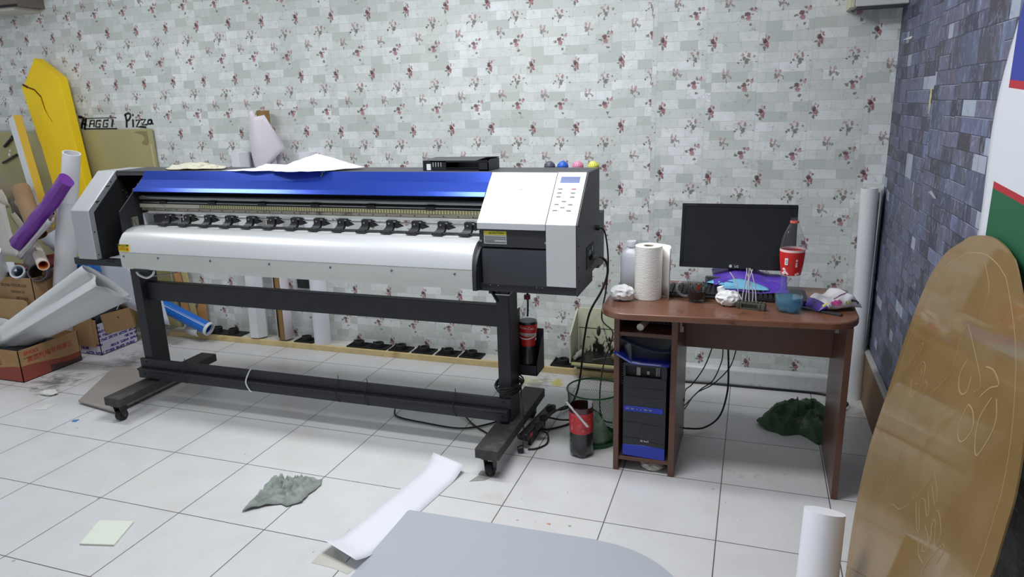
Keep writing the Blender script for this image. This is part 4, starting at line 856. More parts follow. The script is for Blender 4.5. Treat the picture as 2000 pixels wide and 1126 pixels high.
# wet wipes pack
wp = thing('wet_wipes_pack', 'crumpled white and purple wet wipes pack with pink flower on the desk', 'wet wipes', (2.08, 1.01, DT))
A, B_ = V((1.985, .965, 0)), V((2.150, 1.055, 0)); ax = (B_ - A); LW = ax.length; axn = ax.normalized(); pn = V((-axn.y, axn.x, 0))
def wf(u_, t):       # closed section running round the pack
    env = (1 - abs(2 * u_ - 1) ** 3.0); w = .052 + .012 * env; h = .008 + .060 * env * (.75 + .35 * u_ - .25 * math.exp(-((u_ - .4) / .12) ** 2))
    c, s_ = math.cos(t), math.sin(t); c2 = math.copysign(abs(c) ** .7, c); s2 = math.copysign(abs(s_) ** .8, s_)
    n_ = noise.noise(V((u_ * 6, c * 1.4, s_ * 1.4))) * .011 * env
    p = A + axn * (LW * u_) + pn * ((w + n_) * c2); return V((p.x, p.y, DT + .004 + h * .5 * (1 + s2) + n_ * (s_ > .1)))
k = N('wipes_wrapper'); X, Y, Z = k.xyz(); d_ = k.math('ADD', k.math('MULTIPLY', k.math('SUBTRACT', X, A.x), axn.x), k.math('MULTIPLY', k.math('SUBTRACT', Y, A.y), axn.y))
nz = k.noise(None, 3.0); c_ = k.mix(k.math('LESS_THAN', k.math('ADD', d_, k.math('MULTIPLY', k.math('SUBTRACT', Z, DT + .03), .5)), .028), lin((226, 224, 226)), lin((78, 54, 140)))
k.t.links.new(c_, k.b.inputs['Base Color']); k.b.inputs['Roughness'].default_value = .32
obj('wrapper', MB().loft([[wf(i / 22, 2 * PI * j / 28) for j in range(28)] for i in range(23)]), k.m, wp, smooth=50)
def wtop(u_, off): # front shoulder of the pack
    return wf(u_, -PI / 2 - .9 + off)
def wpf(u0, t0):
    def f_(x, y, z):
        u_ = u0 + x / LW; t = t0 - y / .045; p = wf(u_, t); q = wf(u_, t + .05); r_ = wf(u_ + .02, t); nn = (r_ - p).cross(q - p).normalized()
        if nn.dot(p - (A + axn * LW * u_ + V((0, 0, DT + .03)))) < 0: nn = -nn
        return p + nn * (.0012 + z)
    return f_
mb = MB(); fp_ = wpf(.36, PI - .35)
for i in range(8):
    a_ = i / 8 * 2 * PI; strokes(mb, [[(.004 * math.cos(a_), .003 * math.sin(a_)), (.014 * math.cos(a_), .012 * math.sin(a_)), (.022 * math.cos(a_ + .2), .018 * math.sin(a_ + .2))]], .010, fp_, .0006)
obj('flower_print', mb, M('pink_flower_ink', (214, 84, 160), .4, 0, .15, 60.0), wp)
mb = MB(); fp_ = wpf(.63, PI - .05); strokes(mb, [[(-.012, 0), (.012, 0)]], .012, fp_, .0005); fp2 = wpf(.13, PI - .55); strokes(mb, [[(-.008, 0), (.008, 0)]], .016, fp2, .0005); fp3 = wpf(.93, PI - .3); strokes(mb, [[(-.005, 0), (.005, 0)]], .012, fp3, .0005)
obj('yellow_tag_print', mb, M('lime_yellow_ink', (214, 210, 60), .4), wp)
text_mesh('esty', .024, M('black_brand_ink', (40, 34, 44), .5), 'brand_lettering', wp, lambda x, y, z: wpf(.79, PI - .25)(x, y, z + .0004), bold=.0006)
mb = MB(); strokes(mb, [[(-.05, -.006), (-.02, .0), (.02, .010), (.05, .016)]], .003, wpf(.62, PI - 1.1), .0005); obj('magenta_line_print', mb, M('magenta_ink', (130, 40, 96), .4), wp)

# ------------------------------------------------------------------ rolls and things along the back wall
def lean(name, p0, p1, r_, ri, mat, label, cat='roll', group=None, parent=None, n=28):
    o = obj(name, MB().pipe(p0, p1, r_, ri, n), mat, parent, smooth=50)
    return tag(o, label, cat, group) if parent is None else o
LZ = .034
# hexagonal wrapped roll
mb = MB(); hexs = lambda c, r_: [(c[0] + r_ * math.cos(t) * (1 + .05 * math.cos(6 * t)), c[1] + r_ * math.sin(t) * (1 + .05 * math.cos(6 * t)), c[2]) for t in [2 * PI * i / 12 for i in range(12)]]
mb.loft([hexs((-1.520, 1.935, LZ + .012), .062), hexs((-1.505, 1.94, .7), .060), hexs((-1.50, 1.945, 1.325), .062)])
tag(obj('wrapped_roll', mb, white_v, smooth=20), 'faceted white wrapped roll standing against the wall, left of the coned roll', 'roll')
lean('white_roll', (-1.000, 1.935, LZ), (-.985, 1.945, 1.322), .056, .045, white_p, 'smooth white roll standing against the wall, right of the coned roll')
cr = thing('coned_paper_roll', 'tall kraft core with loose white paper opening into a cone above the printer', 'roll', (-1.30, 1.93, LZ))
obj('kraft_core', MB().pipe((-1.300, 1.93, LZ + .012), (-1.285, 1.945, 1.588), .040, .034, 24), kraft, cr, smooth=50)
mb = MB()
def wrapf(u_, v_):
    z = LZ + .013 + v_ * 1.40; a_ = -PI / 2 + .18 + .42 + (2 * PI - .95) * u_; r_ = .052 + .010 * math.sin(3 * a_) * .4
    return V((-1.300 + .014 * v_ + r_ * math.cos(a_), 1.93 + .012 * v_ + r_ * math.sin(a_), z))
mb.grid(wrapf, 24, 8); obj('paper_wrap', mb, M('pinkish_white_paper', (230, 222, 232), .7, 0, .01), cr, thick=.001, smooth=60)
cone = [(-1.338, 1.588), (-1.300, 1.588), (-1.290, 1.55), (-1.226, 1.560), (-1.19, 1.47), (-1.148, 1.353), (-1.20, 1.285), (-1.262, 1.22), (-1.335, 1.19), (-1.382, 1.30), (-1.395, 1.435), (-1.350, 1.49)]
cyc, czc = -1.275, 1.385
mb = MB(); rings = []
for j in range(7):
    t = j / 6; rings.append([mb.bm.verts.new((cyc + (x - cyc) * t, 1.862 + .07 * ((cyc + (x - cyc) * t - -1.285) / .12) ** 2 - .010 * (1 - t), czc + (z - czc) * t)) for x, z in cone])
for a, b in zip(rings[1:], rings[2:]):
    for i in range(len(cone)): mb.face([a[i], a[(i + 1) % len(cone)], b[(i + 1) % len(cone)], b[i]])
for i in range(len(cone)): mb.face([rings[0][0], rings[1][i], rings[1][(i + 1) % len(cone)]])
obj('paper_cone', mb, M('pinkish_white_paper', (0, 0, 0)), cr, thick=.001, smooth=70)
lean('corner_roll', (2.318, 1.945, 0), (2.292, 1.955, 1.125), .040, .030, white_v, 'tall white roll standing in the corner beside the desk')
tag(obj('corner_backing_sheet', MB().grid(lambda u_, v_: V((2.335 + .022 * u_, 1.90 + .10 * u_ - .12 * math.sin(u_ * PI) * .3, .28 + .84 * v_)), 6, 3), M('greyish_sheet', (150, 152, 160), .5), thick=.001), 'narrow greyish vinyl sheet standing between the corner roll and the dark wall', 'sheet')

# black ring pads
def ring_pad(x, y, z, rz=0.0):
    t = thing('ring_pad', 'black rubber grid pad with a raised ring', 'pad', (x, y, z), 'black ring pads along the wall')
    mb = MB(); mb.box((x - .072, y - .05, z), (x + .072, y + .05, z + .004))
    for s_ in (-1, 1):
        mb.box((x - .072, y + s_ * .046 - .004, z + .004), (x + .072, y + s_ * .046 + .004, z + .010)); mb.box((x + s_ * .068 - .004, y - .05, z + .004), (x + s_ * .068 + .004, y + .05, z + .010))
    for i in range(12):
        a_ = i / 12 * 2 * PI; c, s_ = math.cos(a_), math.sin(a_); L = min(.064 / max(abs(c), .01), .044 / max(abs(s_), .01))
        mb.tube([(x + .026 * c, y + .026 * s_, z + .007), (x + L * c, y + L * s_, z + .007)], .0028, n=4, smooth=False)
    obj('grid_base', mb, rubber, t)
    obj('raised_ring', MB().lathe([(.023, .004), (.034, .004), (.034, .034), (.031, .037), (.025, .037), (.023, .034), (.023, .004)], (x, y, z), 28), rubber, t)
    mb = MB(); mb.prism([(x - .068, z + .004), (x - .040, z + .004), (x - .046, z + .020), (x - .064, z + .024)], y + .036, y + .048, 'y'); obj('corner_lug', mb, rubber, t)
    return t
pads = [(-.72, 1.945, 'first of the row of black ring pads right of the white rolls'), (-.571, 1.945, 'second of the row of black ring pads right of the white rolls'), (-.405, 1.945, 'third of the row of black ring pads right of the white rolls'),
        (-.235, 1.945, 'fourth of the row of black ring pads right of the white rolls'), (-.065, 1.945, 'fifth of the row of black ring pads, left of the right printer leg'), (.10, 1.945, 'last of the row of black ring pads before the right printer leg'),
        (-1.135, 1.945, 'black ring pad on the ledge between the coned roll and the right white roll'), (.70, 1.955, 'black ring pad on the ledge behind the bottle holder'), (.865, 1.955, 'black ring pad on the ledge below the paint box')]
p0 = ring_pad(pads[0][0], pads[0][1], .0335); p0['label'] = pads[0][2]
for x, y, l in pads[1:]: dup(p0, (x, y, .0335), l)
sp_ = thing('flat_ring_pad', 'solid black pad with two raised rings on the ledge right of the blue tube', 'pad', (-1.80, 1.95, .0335))
mb = MB(); mb.box((-1.98, 1.905, .034), (-1.66, 2.0, .042)); obj('pad_plate', mb, rubber, sp_, bevel=.002)
for x in (-1.895, -1.752): obj('raised_ring', MB().lathe([(.024, .0), (.035, .0), (.035, .034), (.026, .037), (.024, .034), (.024, .0)], (x, 1.945, .042), 28), rubber, sp_)
tag(obj('black_mesh_mat', MB().prism(rrect(-1.195, .40, -1.095, .62, (.008,) * 4), 1.985, 1.998, 'y'), M('black_woven_mat', (26, 26, 28), .7, 0, .5, 90.0, bump=.8, bs=120.0)), 'black woven mat standing against the wall between the rolls behind the printer', 'mat')

# paint tray box on the wall ledge
sb = thing('paint_box', 'open pale panel box splattered with black ink against the wall', 'box', (.93, 1.94, .075))
spl = N('ink_splattered_cream'); tc = spl.n('ShaderNodeTexCoord').outputs['Object']
X, Y, Z = spl.xyz(); vec = spl.comb(spl.math('MULTIPLY', X, 1.0), 0.0, spl.math('MULTIPLY', Z, .45)); n_ = spl.noise(vec, 26.0, 4.0, .7, 1.0)
dx = spl.math('ABSOLUTE', spl.math('SUBTRACT', X, .925)); low = spl.ramp(Z, .34, .10)
bl = spl.math('ADD', n_, spl.math('SUBTRACT', spl.math('MULTIPLY', low, .30), spl.math('MULTIPLY', dx, 1.5)))
col = spl.mix(spl.ramp(n_, .3, .8), lin((226, 226, 196)), lin((206, 210, 176))); col = spl.mix(spl.ramp(bl, .62, .66), col, lin((34, 28, 24)))
spl.t.links.new(col, spl.b.inputs['Base Color']); spl.b.inputs['Roughness'].default_value = .45
inkf = M('ink_covered_board', (30, 29, 30), .35, 0, .2, 30.0, dirt=(70, 74, 70), ds=18.0)
obj('back_panel', MB().box((.79, 1.985, .10), (1.19, 1.997, .392)), spl.m, sb)
obj('panel_joint', MB().box((.79, 1.983, .268), (1.19, 1.985, .271)), black_d, sb)
obj('side_panel', MB().prism([(1.80, .105), (1.99, .12), (1.99, .385), (1.80, .275)], .775, .783), M('cream_side_panel', (212, 212, 188), .5), sb)
obj('right_edge_panel', MB().box((1.190, 1.80, .10), (1.196, 1.99, .28)), M('cream_side_panel', (0, 0, 0)), sb)
obj('tray_floor', MB().box((.783, 1.80, .110), (1.190, 1.985, .122)), inkf, sb)
obj('tray_lip', MB().box((.79, 1.785, .100), (1.17, 1.80, .113)), M('ink_stained_yellow_edge', (214, 206, 150), .5, dirt=(120, 110, 60), ds=20.0), sb)
obj('front_apron', MB().box((.80, 1.82, .075), (1.19, 1.98, .110)), M('stained_grey_support', (150, 146, 132), .6, 0, .1), sb)
iv = thing('ink_bottle', 'small white plastic bottle lying in the paint box', 'bottle', (.83, 1.88, .13))
obj('bottle_body', MB().lathe([(0, 0), (.018, .0), (.019, .005), (.019, .055), (.010, .068), (.009, .075), (0, .075)], (0, 0, 0), 20), M('dirty_white_plastic', (176, 172, 166), .5), iv)
for ch in iv.children: ch.location = (0.005, .02, .018); ch.rotation_euler = (math.radians(100), 0, math.radians(-25))
obj('bottle_cap', MB().cyl((.812, 1.835, .136), (.802, 1.812, .134), .012, n=16), M('dirty_white_plastic', (0, 0, 0)), iv, bevel=.001)
br = thing('round_brush', 'round olive brush with thin metal handle lying in the paint box', 'brush', (.99, 1.88, .125))
mb = MB(); mb.lathe([(0, .0), (.022, .003), (.027, .014), (.026, .028), (.015, .038), (0, .040)], (1.035, 1.875, .123), 20); obj('brush_head', mb, M('olive_sponge', (128, 118, 62), .8, 0, .2, 40.0), br)
obj('brush_handle', MB().tube([(1.01, 1.875, .135), (.96, 1.85, .132), (.905, 1.82, .130)], .003), M('steel_handle', (120, 128, 130), .3, .5), br)

# ------------------------------------------------------------------ cables
cabm = M('black_cable', (16, 16, 18), .45)
def cable(pts, r_, label, name='cable', cat='cable'): return tag(obj(name, MB().tube(pts, r_, n=8), cabm, smooth=60), label, cat)
cable([(1.101, 1.10, 1.037), (1.118, 1.11, 1.02), (1.127, 1.13, .95), (1.13, 1.14, .856), (1.118, 1.15, .735), (1.09, 1.2, .58), (1.085, 1.5, .42), (1.05, 1.62, .30), (1.02, 1.60, .20), (1.03, 1.45, .10), (1.07, 1.30, .02), (1.13, 1.28, .008)], .0038, 'thin black cable hanging from the printer side grommet down behind the waste basket')
pc = thing('mains_cable', 'thick black mains cord hanging from the printer side socket to the floor', 'cable', (1.0, 1.3, 0))
obj('plug', MB().tube([(1.086, .955, .935), (1.094, .99, .923), (1.100, 1.05, .915)], lambda t: .015 - .007 * t, n=10), blackp, pc)
obj('cord', MB().tube([(1.097, 1.04, .917), (1.112, 1.10, .90), (1.128, 1.13, .86), (1.122, 1.15, .80), (1.075, 1.25, .70), (.99, 1.38, .55), (.945, 1.45, .38), (.915, 1.50, .18), (.895, 1.48, .06), (.87, 1.40, .012), (.82, 1.30, .03), (.80, 1.25, .05)], .0058, n=8), cabm, pc, smooth=60)
ps = thing('power_strip', 'black power strip lying against the right printer foot', 'power strip', (.80, 1.05, 0))
mb = MB(); rz_ = Matrix.Rotation(math.radians(-6), 3, 'Z'); mb.box((.775, .90, .045), (.820, 1.27, .080), rz_); obj('strip_body', mb, blackp, ps, bevel=.005)
mb = MB(); mb.box((.812, .925, .055), (.822, .955, .072), rz_, (.797, 1.085, .06)); obj('red_switch', mb, M('red_switch', (190, 36, 30), .4), ps)
for y in (1.0, 1.09, 1.20): obj('plug', MB().cyl((.815, y, .078), (.845, y, .10), .020, .012, n=14), blackp, ps)
obj('strip_plug', MB().cyl((.757, .905, .062), (.765, .930, .062), .014, n=14), M('dark_plug', (50, 50, 52), .5), ps)
obj('strip_foot', MB().box((.785, .95, .0), (.80, 1.20, .046)), blackp, ps)
cable([(.745, .985, .30), (.775, .90, .26), (.795, .86, .20), (.80, .84, .10), (.79, .86, .04), (.783, .885, .03)], .003, 'thin black plug lead hanging over the right foot of the printer')
tag(obj('round_plug', MB().cyl((.785, .875, .020), (.762, .862, .018), .019, .015, n=18), blackp, bevel=.002), 'round black mains plug hanging just above the floor by the right printer foot', 'plug')
cable([(-.02, 1.12, .012), (.03, 1.06, .006), (.20, 1.03, .006), (.40, 1.02, .006), (.52, 1.10, .006), (.60, 1.22, .006)], .0045, 'black cable looping on the floor under the lower beam, lower strand')
cable([(-.02, 1.12, .02), (.10, 1.20, .03), (.30, 1.20, .02), (.45, 1.08, .006), (.56, 1.0, .006), (.60, .96, .006)], .0045, 'black cable crossing on the floor under the lower beam, upper strand')
cable([(.83, 1.22, .05), (.86, 1.36, .03), (.92, 1.42, .006), (.99, 1.42, .006), (1.06, 1.36, .006)], .0048, 'black cable running over the floor from the power strip behind the waste basket')
cable([(.83, 1.15, .06), (.88, 1.2, .03), (.93, 1.26, .006), (.91, 1.20, .006), (.84, 1.13, .006), (.80, 1.12, .006)], .0048, 'black cable loop on the floor just right of the power strip')
cable([(.83, 1.0, .06), (.86, 1.03, .03), (.87, .98, .006), (.84, .92, .006), (.80, .90, .006)], .0045, 'short black cable loop on the floor beside the front half of the power strip')
cb_ = MB()
for i in range(5): cb_.tube([(.70 + (.052 + .003 * i) * math.cos(t), .95 + (.085 + .003 * i) * math.sin(t), .285 + .008 * i + .006 * math.sin(t * 2 + i)) for t in [2 * PI * q / 14 for q in range(15)]], .0038, n=6, samp=3)
tag(obj('cable_bundle', cb_, cabm, smooth=60), 'bundle of black cables wound round the right printer post', 'cable')
cable([(1.605, 1.30, .47), (1.56, 1.42, .30), (1.50, 1.5, .17), (1.47, 1.46, .15), (1.486, 1.2, .20)], .003, 'black cable under the desk running diagonally to the tower, leftmost of the hanging ones')
cable([(1.645, 1.30, .47), (1.64, 1.45, .33), (1.60, 1.5, .20), (1.54, 1.48, .15), (1.486, 1.22, .17)], .003, 'black cable under the desk hanging in a shallow loop, second from the left')
cable([(1.71, 1.30, .47), (1.68, 1.45, .30), (1.60, 1.55, .16), (1.52, 1.5, .12), (1.486, 1.25, .14)], .003, 'black cable under the desk curving left from the far right hanging point')
cable([(1.668, 1.30, .47), (1.675, 1.35, .33), (1.675, 1.36, .20), (1.645, 1.34, .08), (1.575, 1.32, .02), (1.50, 1.27, .03), (1.484, 1.25, .04)], .0045, 'thickest black cable under the desk sagging in a wide arc to the floor')
cable([(1.24, 1.90, .006), (1.50, 1.93, .006), (1.80, 1.935, .006), (2.12, 1.938, .006), (2.20, 1.90, .006), (2.27, 1.80, .02), (2.20, 1.70, .006)], .0055, 'black cable lying on the floor along the white skirting under the desk')

# ------------------------------------------------------------------ floor objects in the foreground
tag(cloth('floor_rag', [(-.165, .078), (-.10, .140), (-.045, .170), (-.015, .165), (.033, .205), (.020, .26), (.028, .345), (.008, .390), (-.02, .36), (-.065, .345), (-.115, .31), (-.155, .33), (-.20, .335), (-.21, .275), (-.17, .215), (-.185, .155)], 0, .060,
    M('grey_green_rag', (150, 158, 152), .95, 0, .1, 24.0, bump=.2, bs=200.0), seed=3, freq=24, n=96, m=30), 'crumpled grey green rag on the open floor left of the paper strip', 'rag')
tag(cloth('work_cloth', [(1.822, 1.475), (1.845, 1.43), (1.94, 1.375), (2.02, 1.40), (2.095, 1.315), (2.15, 1.36), (2.18, 1.52), (2.165, 1.75), (2.08, 1.83), (2.05, 1.76), (1.98, 1.75), (1.91, 1.70), (1.86, 1.60)], 0, .085,
    M('dark_green_cloth', (66, 92, 70), .9, 0, .12, 10.0, dirt=(170, 168, 146), ds=9.0), seed=11, freq=15, n=96, m=30), 'dark green crumpled cloth on the floor under the right side of the desk', 'cloth')
def pstrip(u_, v_):
    a = V((.395, -.085, 0)).lerp(V((.503, .655, 0)), v_); w = V((.086, -.026, 0)); x = a + w * (2 * u_ - 1)
    lift = .045 * max(0, (v_ - .86) / .14) ** 1.6 * (1 - .2 * u_) + .055 * max(0, (.14 - v_) / .14) ** 1.5 * (1 - .35 * u_)
    return V((x.x, x.y - .012 * max(0, (v_ - .9)) * 4, .003 + lift))
tag(obj('paper_strip', MB().grid(pstrip, 4, 40), white_p, thick=.0006, smooth=70), 'long white paper strip with curled ends lying beside the grey board', 'paper')
tag(obj('paper_tape_piece', MB().box((.325, -.01, .0005), (.345, .10, .0015), Matrix.Rotation(.08, 3, 'Z')), M('pale_pink_tape', (208, 198, 200), .6)), 'pale pink tape strip stuck to the floor at the near end of the paper strip', 'tape')
tag(obj('thin_film_piece', MB().prism([(.325, -.02), (.30, -.075), (.30, -.125), (.40, -.13), (.462, -.145), (.47, -.12)], .0004, .0012, 'z'), M('beige_film', (196, 194, 184), .5)), 'thin beige film piece under the near end of the paper strip', 'film')
gb = [(.487, .272), (.482, -.167), (.475, -1.1), (1.75, -1.1), (1.75, -.45), (1.73, -.22)]
arcp = [(1.563 + .02, .135), (1.563, .155), (1.540, .178), (1.504, .212), (1.46, .242), (1.405, .268), (1.34, .286), (1.249, .295)]
gbp = [(.494, .280), (.487, .272), (.478, -.6), (.475, -1.1), (1.80, -1.1), (1.80, -.45), (1.77, -.22), (1.72, -.07), (1.65, .055)] + arcp
tag(obj('grey_board', MB().prism(gbp, .0006, .0046, 'z'), M('light_blue_grey_board', (180, 185, 193), .55, 0, .01, 2.0), smooth=0), 'large light grey composite board with one rounded corner on the floor in front', 'board')
tag(obj('board_offcut', MB().prism([(-.623, -.287), (-.488, -.254), (-.543, -.108), (-.686, -.142)], .0008, .008, 'z'), M('pale_green_white_offcut', (226, 232, 218), .6, 0, .01), bevel=.0008), 'small pale square board offcut on the floor at lower left', 'offcut')
gp = thing('grey_floor_panel', 'grey beige flat panel on the floor under the left foot of the printer', 'panel', (-1.75, .95, 0))
obj('panel_top', MB().prism([(-1.83, .735), (-1.50, .68), (-1.50, 1.25), (-2.10, 1.235)], .012, .024, 'z'), M('taupe_panel', (158, 150, 146), .5, 0, .04), gp, bevel=.002)
obj('panel_under', MB().prism([(-1.815, .745), (-1.53, .70), (-1.53, 1.22), (-2.06, 1.22)], .001, .012, 'z'), M('taupe_panel_edge', (120, 114, 110), .5), gp)
for nm, pts, c, l in (('plastic_chip', [(-2.00, .60), (-1.945, .625), (-1.96, .70), (-2.015, .675)], (214, 214, 210), 'tiny white chip on the floor at the left edge, in front of the cardboard boxes'),):
    tag(obj(nm, MB().prism(pts, .0005, .004, 'z'), M('chip_' + nm, c, .6)), l, 'chip')
tag(obj('blue_chip', MB().prism([(-1.66, .545), (-1.635, .55), (-1.64, .575), (-1.665, .565)], .0005, .003, 'z'), M('blue_chip', (70, 130, 190), .5)), 'tiny blue chip on the floor left of the left caster', 'chip')
tag(crumple('white_crumb', (-2.14, .80, 0), (.055, .03, .012), M('chalk_white', (222, 222, 216), .8), 9), 'flattened white crumb of filler on the stained floor by the cardboard boxes', 'crumb')
mb = MB(); mb.box((.655, .625, .0005), (.70, .66, .002)); mb.prism([(.64, .56), (.70, .585), (.72, .62), (.66, .62)], .0005, .002, 'z')
tag(obj('tape_residue', mb, M('grey_tape_residue', (150, 150, 146), .7)), 'grey tape scrap on the floor under the right front caster', 'tape')
lean('paper_roll', (1.985, .045, 0), (2.005, .165, .335), .060, .0015, M('white_roll_paper', (240, 241, 248), .6, 0, .01), 'thick white paper roll leaning against the brown acrylic board in front')

# ------------------------------------------------------------------ brown acrylic board against the right wall
ab = thing('acrylic_board', 'large oval brown acrylic board with scratched lettering leaning on the right wall', 'acrylic board', (2.2, 0, 0))
T12 = math.radians(12); afn = lambda y, s_, z: V((2.342 - math.sin(T12) * (1.217 - s_) - math.cos(T12) * z, y, s_ * math.cos(T12) + math.sin(T12) * -z + .004))
OUT = [(0.263, 1.219), (0.33, 1.203), (0.387, 1.175), (0.489, 1.121), (0.55, 1.051), (0.574, 0.974), (0.579, 0.879), (0.574, 0.781), (0.558, 0.694), (0.545, 0.598), (0.535, 0.489), (0.512, 0.393), (0.467, 0.299), (0.407, 0.21), (0.334, 0.127), (0.25, 0.048), (.18, .004),
       (-.20, .004), (-.36, .08), (-.47, .22), (-.53, .38), (-.553, .54), (-0.54, 0.674), (-0.528, 0.722), (-0.513, 0.773), (-.495, .83), (-.44, .92), (-.36, 1.01), (-.27, 1.09), (-.17, 1.15), (-0.056, 1.207), (-0.011, 1.219), (0.059, 1.230), (0.169, 1.233)]
k = N('brown_acrylic_film'); nt = k.t; tcn = k.n('ShaderNodeTexCoord').outputs['Object']; nz = k.noise(tcn, 3.0, 5.0, .6)
k.t.links.new(k.mix(k.ramp(nz, .35, .7), lin((150, 122, 78)), lin((168, 140, 98))), k.b.inputs['Base Color']); k.b.inputs['Roughness'].default_value = .06; k.b.inputs['Specular IOR Level'].default_value = .6
tr = k.n('ShaderNodeBsdfTransparent'); tr.inputs[0].default_value = lin((222, 196, 150)); mx = k.n('ShaderNodeMixShader'); mx.inputs[0].default_value = .74
nt.links.new(tr.outputs[0], mx.inputs[1]); nt.links.new(k.b.outputs[0], mx.inputs[2]); nt.links.new(mx.outputs[0], k.out.inputs[0]); acm = k.m
def smooth2(L, n=5):
    Q = []
    for i in range(len(L) - 1):
        a, b, c, d = [V((p[0], p[1], 0)) for p in (L[max(i - 1, 0)], L[i], L[i + 1], L[min(i + 2, len(L) - 1)])]
        for j in range(n):
            t = j / n; q = .5 * ((2 * b) + (c - a) * t + (2 * a - 5 * b + 4 * c - d) * t * t + (3 * b - a - 3 * c + d) * t ** 3); Q.append((q.x, q.y))
    return Q + [L[-1]]
OUT = smooth2(OUT[:16], 3) + OUT[16:18] + smooth2(OUT[18:] + OUT[:1], 3)[:-1]
obj('acrylic_sheet', MB().loft([[afn(y, s_, z) for y, s_ in OUT] for z in (0, .004)]), acm, ab, smooth=0)
ST = [[(0.408, 1.056), (0.359, 1.097), (0.256, 1.152), (0.166, 1.182), (0.066, 1.195), (-0.013, 1.187), (-0.087, 1.17)], [(0.142, 1.169), (0.036, 1.115), (0.025, 1.04)], [(0.083, 1.009), (-0.044, 0.966), (-0.141, 0.925), (-0.122, 0.897)], [(-0.006, 0.939), (0.005, 0.9), (-0.014, 0.872), (-0.053, 0.862), (-0.081, 0.883), (-0.069, 0.919)], [(-0.13, 0.968), (-0.177, 0.977), (-0.231, 0.963), (-0.197, 0.941), (-0.173, 0.915), (-0.162, 0.899)], [(0.449, 0.737), (0.415, 0.794), (0.388, 0.847), (0.372, 0.837), (0.378, 0.766)], [(0.358, 0.747), (0.318, 0.81), (0.276, 0.806), (0.254, 0.763), (0.277, 0.712), (0.314, 0.701), (0.354, 0.738)], [(0.305, 0.742), (0.306, 0.789), (0.284, 0.782), (0.286, 0.75), (0.305, 0.742)], [(0.269, 0.707), (0.229, 0.779), (0.201, 0.771), (0.214, 0.732)], [(0.151, 0.773), (0.073, 0.872), (0.094, 0.965), (0.087, 1.003)], [(-0.12, 0.863), (-0.114, 0.819), (-0.127, 0.787), (-0.161, 0.779), (-0.189, 0.805), (-0.193, 0.839), (-0.156, 0.862), (-0.12, 0.863)], [(-0.225, 0.928), (-0.208, 0.873), (-0.226, 0.829), (-0.27, 0.799), (-0.293, 0.854), (-0.29, 0.899), (-0.25, 0.935)], [(-0.094, 0.651), (-0.036, 0.542), (-0.023, 0.544), (-0.026, 0.598)], [(-0.094, 0.651), (-0.157, 0.627), (-0.169, 0.602), (-0.106, 0.62), (-0.107, 0.596), (-0.151, 0.573), (-0.149, 0.557), (-0.095, 0.573), (-0.079, 0.547), (-0.141, 0.508), (-0.121, 0.502), (-0.054, 0.537)], [(-0.244, 0.508), (-0.196, 0.573), (-0.199, 0.604), (-0.251, 0.591), (-0.272, 0.567), (-0.257, 0.544), (-0.208, 0.581), (-0.198, 0.56), (-0.224, 0.543), (-0.24, 0.51)], [(-0.163, 0.536), (-0.207, 0.531), (-0.229, 0.512), (-0.209, 0.49), (-0.189, 0.508)], [(-0.159, 0.497), (-0.193, 0.471), (-0.241, 0.476)], [(-0.298, 0.575), (-0.267, 0.515), (-0.255, 0.467), (-0.257, 0.454)], [(-0.298, 0.575), (-0.315, 0.569), (-0.304, 0.523)], [(0.132, 0.378), (0.107, 0.429), (0.04, 0.455), (-0.017, 0.508)], [(0.207, 0.59), (0.193, 0.511), (0.217, 0.42)], [(-0.396, 0.908), (-0.45, 0.815), (-0.466, 0.733), (-0.483, 0.63)]]
mb = MB()
for i, L in enumerate(ST[1:-1]): strokes(mb, [smooth2(L)], .0038 if i in (2, 3, 9, 10) else .0018, lambda a, b, z: afn(a, b, .0042 + z), .0004)
obj('scratched_lettering', mb, M('scratched_film', (172, 146, 102), .4, 0, .05), ab, smooth=0)
mb = MB(); rim = [(y * .90 + .004, .04 + s_ * .93) for y, s_ in OUT]; strokes(mb, [rim + rim[:1]], .0022, lambda a, b, z: afn(a, b, .0042 + z), .0003); obj('inner_outline', mb, M('scratched_film', (0, 0, 0)), ab, smooth=0)
# flag banner
fl = thing('flag_banner', 'large hanging flag in blue, white and green with thin red lines on the right wall', 'flag', (2.34, -.3, 1.3))
def flagm(u_, v_):
    z = .72 + 2.03 * v_; e = .30 + .06 * math.sin((z - 1.0) * 4.2 + .6) + .03 * math.sin(z * 9); y = e - 1.3 * u_
    return V((XR - .0065 - .002 * math.sin(u_ * 14 + v_ * 3) - .0025 * math.sin(v_ * 9), y, z))
k = N('flag_fabric'); X, Y, Z = k.xyz(); wv_ = k.math('ADD', Z, k.math('MULTIPLY', k.math('SUBTRACT', Y, .2), -.06))
c_ = k.mix(k.math('LESS_THAN', wv_, 1.330), lin((214, 216, 224)), lin((24, 92, 60))); c_ = k.mix(k.math('MULTIPLY', k.math('GREATER_THAN', wv_, 1.324), k.math('LESS_THAN', wv_, 1.342)), c_, lin((176, 36, 48)))
up_ = k.math('GREATER_THAN', wv_, 1.585); c_ = k.mix(up_, c_, lin((176, 36, 48))); c_ = k.mix(k.math('GREATER_THAN', wv_, 1.605), c_, lin((46, 60, 150)))
edge = k.math('GREATER_THAN', Y, .262); c_ = k.mix(k.math('MULTIPLY', edge, k.math('GREATER_THAN', wv_, 1.0)), c_, lin((214, 216, 224)))
k.t.links.new(c_, k.b.inputs['Base Color']); k.b.inputs['Roughness'].default_value = .6
obj('flag_cloth', MB().grid(flagm, 40, 40), k.m, fl, thick=.0012, smooth=80)
